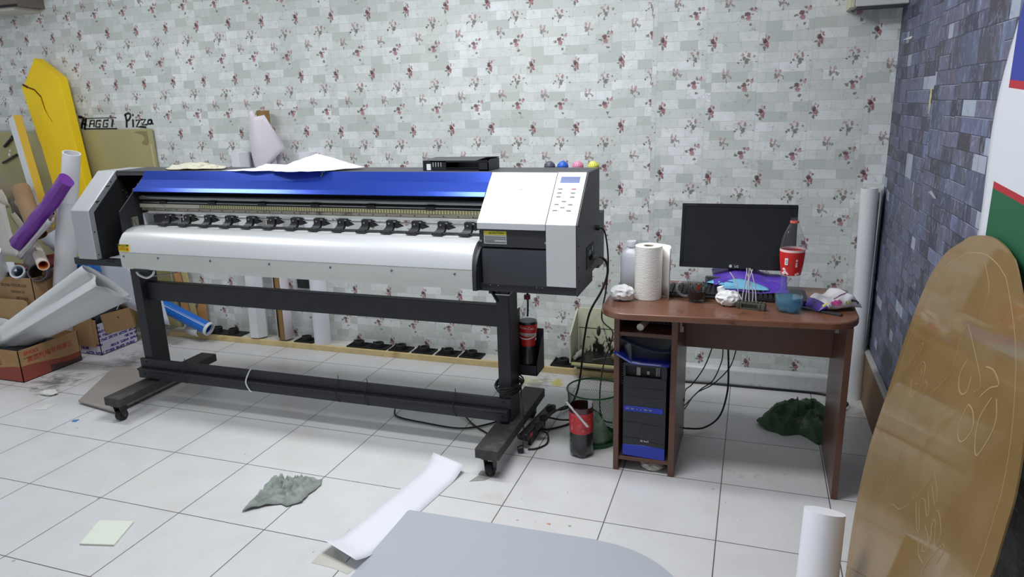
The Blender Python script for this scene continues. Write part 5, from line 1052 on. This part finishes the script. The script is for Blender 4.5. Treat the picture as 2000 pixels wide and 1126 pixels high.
tag(obj('paper_flap', MB().loft([[(XR - .002, .908, 1.213), (XR - .002, .938, 1.208), (XR - .025, .928, 1.233), (XR - .022, .903, 1.243)], [(XR - .001, .908, 1.213), (XR - .001, .938, 1.208), (XR - .024, .928, 1.233), (XR - .021, .903, 1.243)]]), M('flap_paper', (214, 216, 220), .7)), 'small white paper flap sticking out of the dark wallpaper', 'paper flap')
tag(obj('torn_sliver', MB().prism([(1.905, 1.820), (1.86, 1.818), (1.70, 1.812), (1.68, 1.818), (1.70, 1.823), (1.86, 1.822)], XR - .0035, XR - .0005), M('flap_paper', (0, 0, 0)), smooth=0), 'thin torn white sliver high on the dark wallpaper near the corner', 'paper flap')

# ------------------------------------------------------------------ wall lettering and boards at the left
ink = M('black_vinyl_lettering', (20, 20, 22), .5)
wfn2 = lambda x, z, d: V((x, YB - .0008 - d, z))
HAG = [[(-2.9455, 1.5813), (-2.9108, 1.5777), (-2.8962, 1.5658), (-2.922, 1.5315), (-2.9321, 1.4967)], [(-2.8736, 1.5683), (-2.9082, 1.4904)], [(-2.9223, 1.5303), (-2.8865, 1.5308)], [(-2.8775, 1.5683), (-2.5873, 1.5681)], [(-2.9071, 1.4951), (-2.5965, 1.4925)], [(-2.8574, 1.5042), (-2.8343, 1.5519), (-2.7982, 1.5552), (-2.8137, 1.5064)], [(-2.8452, 1.5289), (-2.808, 1.5306)], [(-2.7331, 1.5511), (-2.7759, 1.5507), (-2.7958, 1.5061), (-2.7566, 1.5066), (-2.7487, 1.5272), (-2.7658, 1.5275)], [(-2.6633, 1.5526), (-2.7074, 1.5517), (-2.7257, 1.5061), (-2.6869, 1.5066), (-2.6786, 1.5294), (-2.6958, 1.5285)], [(-2.6217, 1.5582), (-2.6444, 1.5037)]]
PIZ = [[(-2.5002, 1.5861), (-2.4987, 1.5408), (-2.5079, 1.4984)], [(-2.5104, 1.5806), (-2.4875, 1.5925), (-2.4611, 1.5936), (-2.4558, 1.5767), (-2.4733, 1.5545), (-2.4959, 1.5436)], [(-2.4305, 1.5901), (-2.435, 1.5762)], [(-2.4383, 1.5538), (-2.4474, 1.5003)], [(-2.4153, 1.546), (-2.378, 1.547), (-2.4174, 1.5009), (-2.3763, 1.5019), (-2.3292, 1.4972)], [(-2.37, 1.5496), (-2.3254, 1.5515), (-2.3629, 1.513), (-2.3143, 1.516)], [(-2.2712, 1.5476), (-2.2998, 1.5437), (-2.3073, 1.5215), (-2.2799, 1.5227), (-2.2714, 1.5465), (-2.272, 1.5253), (-2.261, 1.5184)]]
ws = thing('wall_lettering', 'black vinyl lettering HAGGI Pizza stuck on the floral wall above the yellowed board', 'lettering', (-2.6, YB - .002, 1.49))
mb = MB()
for i, L in enumerate(HAG): strokes(mb, [L], (.020, .020, .015, .006, .009, .012, .008, .013, .013, .016)[i], wfn2, .0008)
obj('block_word', mb, ink, ws, smooth=0)
mb = MB()
for i, L in enumerate(PIZ): strokes(mb, [smooth2(L, 4) if i in (1, 6) else L], (.017, .014, .014, .016, .014, .014, .013)[i], wfn2, .0008)
obj('script_word', mb, ink, ws, smooth=0)
yb_ = thing('yellowed_board', 'large yellowed greenish board leaning flat against the wall behind the rolls', 'board', (-3.2, 1.98, 0))
k = N('yellowed_film'); X, Y, Z = k.xyz(); nz = k.noise(k.comb(X, 0, Z), 3.0, 4.0); c_ = k.mix(k.ramp(nz, .3, .75), lin((176, 168, 118)), lin((160, 154, 106)))
c_ = k.mix(k.ramp(k.noise(k.comb(X, 0, Z), 1.2, 2.0), .5, .8), c_, lin((148, 140, 100))); k.t.links.new(c_, k.b.inputs['Base Color']); k.b.inputs['Roughness'].default_value = .35
obj('board_sheet', MB().box((-4.2, 1.985, .035), (-2.262, 1.995, 1.487)), k.m, yb_)
TORN = [(-2.421, 1.4658), (-2.3572, 1.4508), (-2.345, 1.4400), (-2.3329, 1.425), (-2.340, 1.408), (-2.3646, 1.3969), (-2.3632, 1.3855), (-2.335, 1.377), (-2.3165, 1.3782), (-2.303, 1.40), (-2.3053, 1.4698), (-2.37, 1.4740)]
obj('torn_film_patch', MB().prism(TORN, 1.983, 1.985, 'y'), M('bare_board_olive', (140, 130, 86), .5), yb_, smooth=0)
obj('edge_strip', MB().box((-2.292, 1.9835, .04), (-2.275, 1.985, 1.38)), M('film_edge_pale', (190, 184, 140), .4), yb_)
for L, w, l in (([(-3.5663, 1.4682), (-3.7052, 1.3772)], .022, 'upper of the two black rods on the yellowed board at the left edge'), ([(-3.5933, 1.3151), (-3.66, 1.290), (-3.7595, 1.2537)], .017, 'lower of the two black rods on the yellowed board at the left edge')):
    t_ = thing('black_rod', l, 'rod', (L[0][0], 1.975, L[-1][1] - .01)); obj('rod', MB().tube([(x, 1.973, z) for x, z in L], w / 2, smooth=False), blackp, t_, smooth=60)
    mx_, mz_ = (L[0][0] * .75 + L[-1][0] * .25), (L[0][1] * .75 + L[-1][1] * .25); obj('rod_collar', MB().tube([(mx_ - .006, 1.972, mz_ - .003), (mx_ + .006, 1.972, mz_ + .003)], w * .62, smooth=False), darkgrey, t_)
mb = MB(); mb.cyl((-3.67, 1.984, 1.345), (-3.67, 1.982, 1.345), .009, n=9); mb.cyl((-3.685, 1.984, 1.315), (-3.685, 1.982, 1.315), .013, n=7); obj('bare_spots', mb, white_p, yb_)

# yellow foam arrow
ya = thing('yellow_foam_board', 'thick yellow foam board with pointed top and a long crack leaning on the wall', 'foam board', (-3.0, 1.9, 0))
ypf = [(-3.148, 1.992), (-2.939, 1.853), (-2.856, 1.324), (-2.80, .95), (-2.70, .05), (-3.02, .05), (-3.148, 1.141), (-3.291, 1.807)]
yy = lambda z: 1.80 + .056 * z
mb = MB(); F = [[(x, yy(z) + d, z) for x, z in ypf] for d in (0, .068)]; mb.loft(F)
obj('foam_body', mb, yellow_m, ya, bevel=.003, smooth=0)
crk = [(-3.2972, 1.818), (-3.246, 1.7967), (-3.1877, 1.7788), (-3.1324, 1.7282), (-3.1113, 1.6429), (-3.087, 1.593), (-3.054, 1.5518)]
mb = MB()
for i, (a, b) in enumerate(zip(crk, crk[1:])): w = (.014, .009, .009, .006, .004, .002)[i]; strokes(mb, [[a, b]], w, lambda x, z, d: V((x, yy(z) - .0005 - d, z)), .0008)
obj('crack', mb, M('crack_dark', (70, 52, 10), .9), ya, smooth=0)
mb = MB(); fl_ = [(-3.300, 1.806), (-3.246, 1.788), (-3.19, 1.770), (-3.136, 1.722), (-3.115, 1.64), (-3.09, 1.60), (-3.16, 1.35), (-3.21, 1.42)]
mb.loft([[(x, yy(z) - d * (1 if i < 5 else .15), z) for i, (x, z) in enumerate(fl_)] for d in (.0005, .010)]); obj('lifted_flap', mb, yellow_m, ya, smooth=0)
# white and yellow box profile
bp = thing('boxed_strip', 'white strip with orange yellow side leaning beside the yellow foam board', 'strip', (-3.1, 1.75, 0))
def prof4(p, q): return [[(p[0], p[1], p[2]), (p[0] + q[0], p[1] - q[1], p[2])]]
a0, a1 = V((-3.321, 1.76, 1.578)), V((-3.085, 1.66, .80)); w1 = V((.072, -.012, .028)); w2 = V((.036, .034, .0))
mb = MB(); mb.loft([[p, p + w1, p + w1 + w2 * .2, p + V((.01, .012, 0))] for p in (a0, a1)]); obj('white_face', mb, white_v, bp, smooth=0)
mb = MB(); mb.loft([[p + w1 + V((.0005, 0, 0)), p + w1 + w2, p + w1 + w2 + V((-.01, .01, 0)), p + w1 + V((-.005, .012, 0))] for p in (a0, a1)]); obj('yellow_face', mb, yellow_s, bp, smooth=0)

# ------------------------------------------------------------------ cardboard boxes
def carton(name, x0, x1, y0, y1, z1, mat, label, t=.004, flaps=()):
    th = thing(name, label, 'cardboard box', ((x0 + x1) / 2, (y0 + y1) / 2, 0))
    mb = MB(); mb.box((x0, y0, .001), (x1, y1, .005)); mb.box((x0, y0, .001), (x1, y0 + t, z1)); mb.box((x0, y1 - t, .001), (x1, y1, z1)); mb.box((x0, y0, .001), (x0 + t, y1, z1)); mb.box((x1 - t, y0, .001), (x1, y1, z1))
    obj('box_walls', mb, mat, th, smooth=0); return th
k = N('printed_red_brown_carton'); X, Y, Z = k.xyz(); tilt = k.math('ADD', Z, k.math('MULTIPLY', k.math('SINE', k.math('MULTIPLY', k.math('ADD', X, Y), 9.0)), .018))
nz = k.noise(k.comb(X, Y, Z), 9.0, 4.0); c_ = k.mix(k.ramp(nz, .3, .7), lin((178, 140, 96)), lin((164, 126, 84))); c_ = k.mix(k.math('LESS_THAN', tilt, .085), c_, lin((150, 72, 58)))
c_ = k.mix(k.math('MULTIPLY', k.math('LESS_THAN', k.math('ADD', tilt, k.math('MULTIPLY', nz, .05)), .075), k.math('GREATER_THAN', Y, 1.08)), c_, lin((84, 60, 56)))
k.t.links.new(c_, k.b.inputs['Base Color']); k.b.inputs['Roughness'].default_value = .75
A1 = carton('cardboard_box', -2.98, -2.468, .893, 1.304, .205, k.m, 'open cardboard box with red printed base at front left, holding the big white sheet roll')
ri = M('red_box_print', (176, 66, 52), .7); gi = M('dark_box_print', (96, 76, 60), .8)
sidef = lambda y0, z0: (lambda x, y, z: V((-2.4675 + z, y0 + x, z0 + y)))
text_mesh('ENGO', .034, ri, 'box_lettering', A1, sidef(.975, .175), bold=.0008)
text_mesh('高品光电专用香三', .040, ri, 'box_lettering', A1, lambda x, y, z: V((-2.4675 + z, 1.10 + x, .135 + y + x * .03)), bold=.0006)
text_mesh('KUR IEHE KAANA', .014, gi, 'box_lettering', A1, lambda x, y, z: V((-2.4675 + z, .975 + x, .145 + y)))
A1f = lambda x0, z0: (lambda x, y, z: V((x0 + x, .8925 - z, z0 + y)))
text_mesh('GL', .022, ri, 'box_lettering', A1, A1f(-2.64, .14)); text_mesh('E3 U\nNO', .016, gi, 'box_lettering', A1, A1f(-2.64, .115))
# purple printed box
k = N('white_purple_print'); X, Y, Z = k.xyz(); b = k.n('ShaderNodeTexBrick'); k.put(b.inputs['Vector'], k.comb(k.math('ADD', X, Y), Z, 0)); b.inputs['Scale'].default_value = 1; b.inputs['Brick Width'].default_value = .085; b.inputs['Row Height'].default_value = .030; b.inputs['Mortar Size'].default_value = .006
b.inputs['Color1'].default_value = (0, 0, 0, 1); b.inputs['Color2'].default_value = (1, 1, 1, 1); nz = k.noise(k.comb(k.math('MULTIPLY', k.math('ADD', X, Y), .5), 0, Z), 120.0, 2.0)
bar = k.math('MULTIPLY', k.math('GREATER_THAN', b.outputs[0], .3), k.math('LESS_THAN', b.outputs[1], .1)); c_ = k.mix(k.math('MULTIPLY', bar, k.math('GREATER_THAN', nz, .43)), lin((212, 208, 222)), lin((84, 62, 142)))
k.t.links.new(c_, k.b.inputs['Base Color']); k.b.inputs['Roughness'].default_value = .4; pur = k.m
B1 = carton('cardboard_box', -2.60, -2.413, 1.41, 1.716, .22, pur, 'open box printed white and purple with brown flaps, behind the front left box')
mb = MB(); mb.prism([(1.47, .135), (1.716, .110), (1.722, .262), (1.45, .275)], -2.413, -2.408); obj('brown_flap', mb, card, B1, smooth=0)
mb = MB(); mb.box((-2.60, 1.400, .06), (-2.44, 1.406, .262)); mb.box((-2.44, 1.404, .08), (-2.418, 1.410, .25)); obj('brown_flap', mb, card, B1, smooth=0)
mb = MB(); mb.box((-2.60, 1.716, .20), (-2.413, 1.720, .27)); obj('brown_flap', mb, card, B1, smooth=0)
for nm_, loc, s_, sd, l in (('black_rags', (-2.51, 1.56, .15), (.085, .13, .075), 21, 'heap of black rags filling the purple printed box'), ('dark_film_heap', (-2.70, 1.10, .05), (.18, .17, .062), 22, 'heap of dark film scraps inside the front left cardboard box')):
    tag(crumple(nm_, loc, s_, M('black_rag', (30, 30, 34), .8), sd, sub=4, amp=.4), l, 'scraps')
tag(obj('clear_wire_loop', MB().tube([(-2.43, 1.60, .27), (-2.44, 1.66, .31), (-2.41, 1.72, .30), (-2.40, 1.76, .26)], .0025), M('clear_wire', (170, 176, 184), .3)), 'thin clear wire looping out of the purple printed box', 'wire')
# back box with mirrored print
C1 = carton('cardboard_box', -3.50, -2.87, 1.36, 1.72, .53, card, 'tall brown cardboard box with upside down print behind the front boxes, full of vinyl rolls')
Cf = lambda x0, z0: (lambda x, y, z: V((x0 - x, 1.3595 - z, z0 + y)))
for tx, x0, z0 in (('HOT&COLD WATER', -3.05, .475), ('R134A/50G', -3.02, .430), ('WITH LID', -2.99, .385), ('CODE', -2.98, .335)): text_mesh(tx, .026, gi, 'box_lettering', C1, (lambda f_: (lambda x, y, z: f_(x, -y, z)))(Cf(x0, z0)), bold=.0006)
mb = MB(); strokes(mb, [[(0, .0), (0, .14)], [(.06, 0), (.07, .13)], [(.085, 0), (.09, .13)], [(.085, .07), (.20, .10)], [(.11, .0), (.115, .07)]], .003, lambda x, y, z: V((-2.8695 + z, 1.47 + x, .36 + y)), .0006); obj('print_lines', mb, gi, C1)
mb = MB(); mb.prism([(-3.50, .44), (-3.08, .44), (-2.87, .535), (-3.0, .525), (-3.5, .522)], 1.352, 1.358, 'y')
tag(obj('cardboard_flap', MB().prism([(-3.40, .15), (-2.905, .15), (-2.885, .17), (-2.90, .37), (-2.93, .385), (-3.40, .385)], 1.318, 1.323, 'y'), M('pale_brown_cardboard', (184, 150, 108), .85, 0, .04), smooth=0), 'flat brown cardboard panel standing in front of the tall box at the left edge', 'cardboard')
tag(obj('white_film_sheet', MB().grid(lambda u_, v_: V((-3.40 + .55 * u_, 1.312 - .012 * v_, .02 + .20 * v_ + .03 * math.sin(u_ * 4))), 10, 4), white_v, thick=.001), 'white film sheet lying below the flat cardboard panel at the left edge', 'sheet')

# big white folded sheet roll
def sheetroll(u_, t):
    c0, c1 = V((-2.76, 1.06, .205)), V((-2.00, 1.20, .590)); c = c0.lerp(c1, u_); d = (c1 - c0).normalized(); nx = V((.62, -.78, .0)); nx = (nx - d * nx.dot(d)).normalized(); up = nx.cross(d)
    if up.z < 0: up = -up
    H_ = .095 + .065 * u_; T_ = .075 - .040 * u_; ridge = .030 * math.exp(-((math.sin(t) - .15) / .22) ** 2) * (.5 + u_) * (1 if math.cos(t) > 0 else 0)
    dent = .035 * u_ * math.exp(-((math.sin(t) - .45) / .16) ** 2) * (1 if math.cos(t) > 0 else 0)
    skew = .055 * u_ * math.sin(t)
    return c + up * (H_ * math.sin(t)) + nx * (T_ * math.cos(t) + ridge - dent) - d * skew
for nm_, s_ in (('big', 1),):
    rt = thing('folded_sheet_roll', 'big white folded vinyl sheet rising from the front left box to under the printer', 'vinyl sheet', (-2.45, 1.15, .17))
    N_ = 40; mb = MB()
    rows = [[mb.bm.verts.new(sheetroll(i / 16, -PI / 2 - .5 - (2 * PI - .25) * j / N_)) for j in range(N_ + 1)] for i in range(17)]
    for a, b in zip(rows, rows[1:]):
        for j in range(N_): mb.face([a[j], a[j + 1], b[j + 1], b[j]])
    obj('sheet', mb, M('grey_white_vinyl', (222, 224, 226), .5, 0, .02, 6.0), rt, thick=.002, smooth=60)
tag(obj('blue_tube', MB().pipe((-2.95, 1.80, .545), (-1.86, 1.83, .098), .047, .040, 32), M('bright_blue_vinyl', (28, 110, 208), .25, 0, .03), smooth=50), 'blue vinyl tube slanting down to the batten behind the left printer leg', 'tube')
e0, e1 = V((-1.885, 1.829, .1083)), V((-1.86, 1.83, .098)); e_ = (e1 - e0).normalized()
bt_ = C.objects['blue_tube'] if 'blue_tube' in C.objects else None
obj('white_end_band', MB().pipe(e1 - e_ * .018, e1 + e_ * .003, .0485, .040, 32), white_v, bt_, smooth=50)
d0 = V((-2.95, 1.80, .545)); side = e_.cross(V((0, 0, 1))).normalized(); upv = side.cross(e_) 
q0, q1 = d0.lerp(e1, .1) + (upv * .6 - side * -.78).normalized() * .0478, e1 - e_ * .02 + (upv * .6 - side * -.78).normalized() * .0478
obj('white_edge_line', MB().tube([q0, q1], .0022, smooth=False), white_p, bt_)
tag(obj('bluish_sheet', MB().grid(lambda u_, v_: V((-2.55 + .52 * u_ - .05 * v_, 1.66 + .02 * math.sin(u_ * 6), .30 + .44 * v_ - .13 * u_ - .16 * u_ * v_)), 10, 6), M('bluish_white_paper', (216, 222, 236), .6, 0, .01), thick=.001, smooth=60), 'bluish white sheet standing behind the big folded sheet below the printer', 'sheet')
tag(obj('curled_offcut', MB().cyl((-2.06, 1.86, .078), (-1.92, 1.82, .078), .042, n=20, arc=(-.5, 3.2)), M('grey_white_curl', (200, 200, 202), .5), thick=.001), 'curled grey white offcut below the end of the blue tube', 'offcut')
for i, (x0, x1, w, c, l) in enumerate((( -2.285, -2.16, .05, (196, 146, 92), 'orange brown plank leaning on the wall behind the left printer post'), (-2.215, -2.085, .04, (190, 176, 120), 'olive yellow plank leaning on the wall behind the left printer post'))):
    mb = MB(); mb.loft([[(x1, 1.93, .05), (x1 + w, 1.93, .05), (x1 + w, 1.945, .05), (x1, 1.945, .05)], [(x0, 1.965, .82), (x0 + w, 1.965, .82), (x0 + w, 1.98, .82), (x0, 1.98, .82)]])
    tag(obj('plank', mb, M('plank_%s' % 'ab'[i], c, .7, 0, .1, 14.0), smooth=0), l, 'plank')
tag(obj('wood_block', MB().prism([(-2.085, .05), (-2.01, .05), (-2.005, .28), (-2.045, .285), (-2.05, .23), (-2.10, .15)], 1.96, 1.985, 'y'), M('plank_a', (0, 0, 0)), smooth=0), 'small shaped wood piece against the wall above the end of the blue tube', 'wood piece')

# ------------------------------------------------------------------ rolls sticking out of the tall box
wt_ = thing('tall_white_roll', 'tallest white vinyl roll standing out of the tall box in front of the yellow board', 'roll', (-2.78, 1.52, .02))
obj('inner_roll', MB().pipe((-2.93, 1.53, .02), (-2.435, 1.48, 1.358), .053, .044, 32), white_v, wt_, smooth=50)
obj('outer_wrap', MB().pipe((-2.895, 1.527, .12), (-2.555, 1.495, 1.04), .068, .066, 32), M('satin_white_vinyl', (228, 228, 232), .3, 0, .02), wt_, smooth=50)
pu = thing('purple_roll', 'creased purple vinyl roll slanting across the white roll', 'roll', (-2.55, 1.35, .75))
def pf_(u_, t, r_=.052, sh=0.0):
    c = V((-2.935, 1.36, .765)).lerp(V((-2.375, 1.36, 1.198)), u_) + V((.008, 0, -.008)) * math.sin(u_ * PI); d = V((.56, 0, .433)).normalized(); s1 = V((0, 1, 0)); s2 = d.cross(s1)
    rr = r_ * (1 + .17 * noise.noise(V((u_ * 6, math.cos(t) * 1.5, math.sin(t) * 1.5 + sh))) - .10 * math.exp(-((u_ - .62) / .05) ** 2) * (1 + math.cos(t)) * .5)
    return c + s1 * rr * math.cos(t) * .8 + s2 * rr * math.sin(t)
mb = MB(); mb.loft([[pf_(i / 20, 2 * PI * j / 16) for j in range(16)] for i in range(21)], caps=True); obj('purple_wrap', mb, M('purple_vinyl', (110, 44, 148), .28, 0, .08, 8.0), pu, thick=.001, smooth=22)
mb = MB(); mb.grid(lambda u_, v_: pf_(-.02 + .62 * u_, -PI * .45 - 1.1 * v_, .0525 + .040 * math.sin(PI * v_), 3) + V((.030, -.01, -.035)) * v_, 12, 5); obj('grey_backing', mb, M('grey_backing_film', (176, 172, 178), .35, 0, .04), pu, thick=.001, smooth=30)
def open_roll(name, p0, p1, r_, mat, inner, label, wall=.006):
    th = thing(name, label, 'roll', p0); obj('roll_wrap', MB().pipe(p0, p1, r_, r_ - wall * .5, 28), mat, th, smooth=50); obj('roll_inside', MB().pipe(p0, V(p1) - (V(p1) - V(p0)).normalized() * .003, r_ - wall * .5, r_ - wall, 28), inner, th, smooth=50); return th
gin = M('grey_inner_paper', (150, 150, 170), .6); orr = M('orange_core', (206, 120, 50), .7)
open_roll('open_white_roll', (-3.20, 1.40, .52), (-2.955, 1.20, .755), .052, white_v, gin, 'white roll with open grey mouth at the left edge, below the purple roll', .012)
open_roll('orange_core_roll', (-3.06, 1.58, .70), (-2.70, 1.34, .635), .036, M('translucent_white_wrap', (224, 214, 206), .4), orr, 'thin white roll with an orange core lying on the tall cardboard box', .010)
open_roll('small_open_roll', (-3.08, 1.52, .46), (-2.985, 1.36, .575), .048, white_v, M('pale_blue_inner', (170, 180, 196), .5), 'short white roll end lying on the tall cardboard box at its front corner', .012)
open_roll('grey_arc_roll', (-3.0, 1.60, .50), (-2.85, 1.40, .565), .060, M('mauve_grey_vinyl', (112, 104, 118), .4), M('dark_inner', (60, 56, 64), .5), 'mauve grey roll lying beside the orange core roll in the tall box', .010)
open_roll('kraft_roll', (-2.885, 1.487, .81), (-3.156, 1.63, 1.105), .056, M('kraft_paper_roll', (158, 128, 98), .8), M('kraft_inner', (96, 76, 58), .8), 'brown kraft paper roll behind the purple roll', .006)
open_roll('cream_thin_roll', (-3.12, 1.72, .70), (-2.96, 1.66, .93), .032, cream_v, M('dark_inner', (0, 0, 0)), 'thin cream roll between the purple roll and the tall white roll', .006)
for nm_, P_, fc, mt, l in (
    ('red_sheet', [(-3.25, 1.56, .50), (-3.19, 1.58, .60), (-2.80, 1.60, .67), (-2.78, 1.56, .58)], [(0, 1, 2, 3)], M('dark_red_sheet', (134, 36, 46), .5), 'dark red sheet lying under the orange core roll'),
    ('white_fan_sheet', [(-3.09, 1.64, .742), (-2.86, 1.66, .845), (-2.78, 1.66, .68), (-2.93, 1.62, .655)], [(0, 1, 2, 3)], M('bluish_white_paper', (0, 0, 0)), 'white paper corner between the purple roll and the tall white roll'),
    ('beige_sheet', [(-3.62, 1.66, .62), (-3.60, 1.70, 1.02), (-3.42, 1.68, .97), (-3.30, 1.60, .79), (-3.12, 1.50, .62)], [(0, 1, 2, 3, 4)], M('beige_sheet', (206, 200, 192), .55), 'broad beige sheet at the left edge behind the open white roll'),
    ('beige_strip', [(-3.60, 1.74, 1.06), (-3.50, 1.74, 1.08), (-3.44, 1.73, .95), (-3.52, 1.73, .93)], [(0, 1, 2, 3)], cream_v, 'short beige strip above the broad beige sheet'),
    ('cream_strip', [(-3.42, 1.70, .90), (-3.36, 1.70, .92), (-3.12, 1.64, .72), (-3.20, 1.64, .68)], [(0, 1, 2, 3)], cream_v, 'cream strip slanting between the kraft roll and the beige sheet'),
    ('khaki_curl', [(-3.75, 1.80, 1.42), (-3.66, 1.82, 1.25), (-3.42, 1.80, 1.03), (-3.50, 1.78, .96), (-3.75, 1.78, 1.12)], [(0, 1, 2, 3, 4)], M('khaki_film', (150, 138, 112), .5), 'khaki film curling at the left edge below the black rods'),
    ('brown_fold', [(-3.45, 1.74, 1.02), (-3.22, 1.70, .88), (-3.08, 1.66, .78), (-3.18, 1.66, .70), (-3.42, 1.72, .90)], [(0, 1, 2, 3, 4)], M('dark_taupe_film', (104, 92, 84), .4), 'dark taupe film fold under the kraft roll'),
    ('flat_white_sheet', [(-3.30, 1.40, .60), (-3.06, 1.40, .625), (-3.0, 1.37, .57), (-3.25, 1.36, .545)], [(0, 1, 2, 3)], white_p, 'flat white sheet on the tall box left of the short roll end'),
    ('clear_film', [(-3.02, 1.44, .68), (-2.90, 1.46, .73), (-2.84, 1.44, .65), (-2.92, 1.42, .585), (-2.99, 1.42, .60)], [(0, 1, 2, 3, 4)], M('cloudy_film', (150, 142, 144), .3, 0, .15, 30.0), 'cloudy clear film crumple below the purple roll'),
    ('dark_film', [(-3.32, 1.375, .52), (-3.02, 1.372, .545), (-2.90, 1.40, .60), (-2.875, 1.5, .58), (-3.0, 1.5, .545), (-3.32, 1.42, .60)], [(0, 1, 2, 3, 4, 5)], M('dark_film', (52, 50, 56), .5), 'dark film folded over the front of the tall box')):
    tag(sheet(nm_, P_, fc, mt, 4, .0012, wob=.012, seed=len(nm_) * 1.3), l, 'sheet')
tag(crumple('scrap_heap', (-3.2, 1.55, .08), (.26, .15, .20), M('grey_scraps', (120, 114, 112), .6), 31, sub=4), 'heap of grey film scraps inside the tall cardboard box', 'scraps')

# ------------------------------------------------------------------ fittings at the top corners
wu = thing('wall_unit', 'white wall mounted unit cut off by the top edge at the right corner', 'wall unit', (2.24, 1.93, 1.975))
obj('unit_body', MB().box((2.140, 1.845, 1.975), (XR - .001, YB, 2.25)), M('white_unit_plastic', (206, 206, 204), .5, 0, .01), wu, bevel=.004)
obj('unit_end_cap', MB().box((2.118, 1.845, 1.972), (2.139, YB, 2.25)), M('cream_end_cap', (206, 200, 176), .5), wu, bevel=.002)
obj('unit_underside', MB().box((2.15, 1.86, 1.972), (XR - .005, 1.99, 1.975)), darkgrey, wu)
su = thing('wall_shelf', 'brownish wall shelf with dark edge cut off at the top left corner', 'shelf', (-3.5, 1.9, 2.30))
obj('shelf_board', MB().box((-4.3, 1.80, 2.325), (-3.075, YB, 2.40)), M('taupe_shelf', (116, 106, 98), .6), su, bevel=.002)
obj('dark_edge', MB().box((-4.3, 1.795, 2.320), (-3.070, 1.80, 2.336)), black_d, su)
obj('pale_underside', MB().box((-4.3, 1.81, 2.300), (-3.12, YB, 2.324)), M('pale_beige_board', (196, 190, 178), .6), su)
for nm_, x, y, w, l in (('ceiling_lamp_and_fill', -1.95, .62, .94, 'ceiling tube lamp over the left end of the printer'), ('ceiling_lamp_and_fill', .35, .66, .94, 'ceiling tube lamp over the right end of the printer'), ('ceiling_lamp_and_fill', .8, .05, 1.15, 'housing of the added fill light in the middle of the room')):
    cl2 = thing(nm_, l, 'lamp', (x, y, 2.80)); obj('lamp_housing', MB().box((x - w / 2 - .02, y - .13, 2.80), (x + w / 2 + .02, y + .13, 2.85)), white_v, cl2)  # the mid-room housing is added too, to go with the fill light
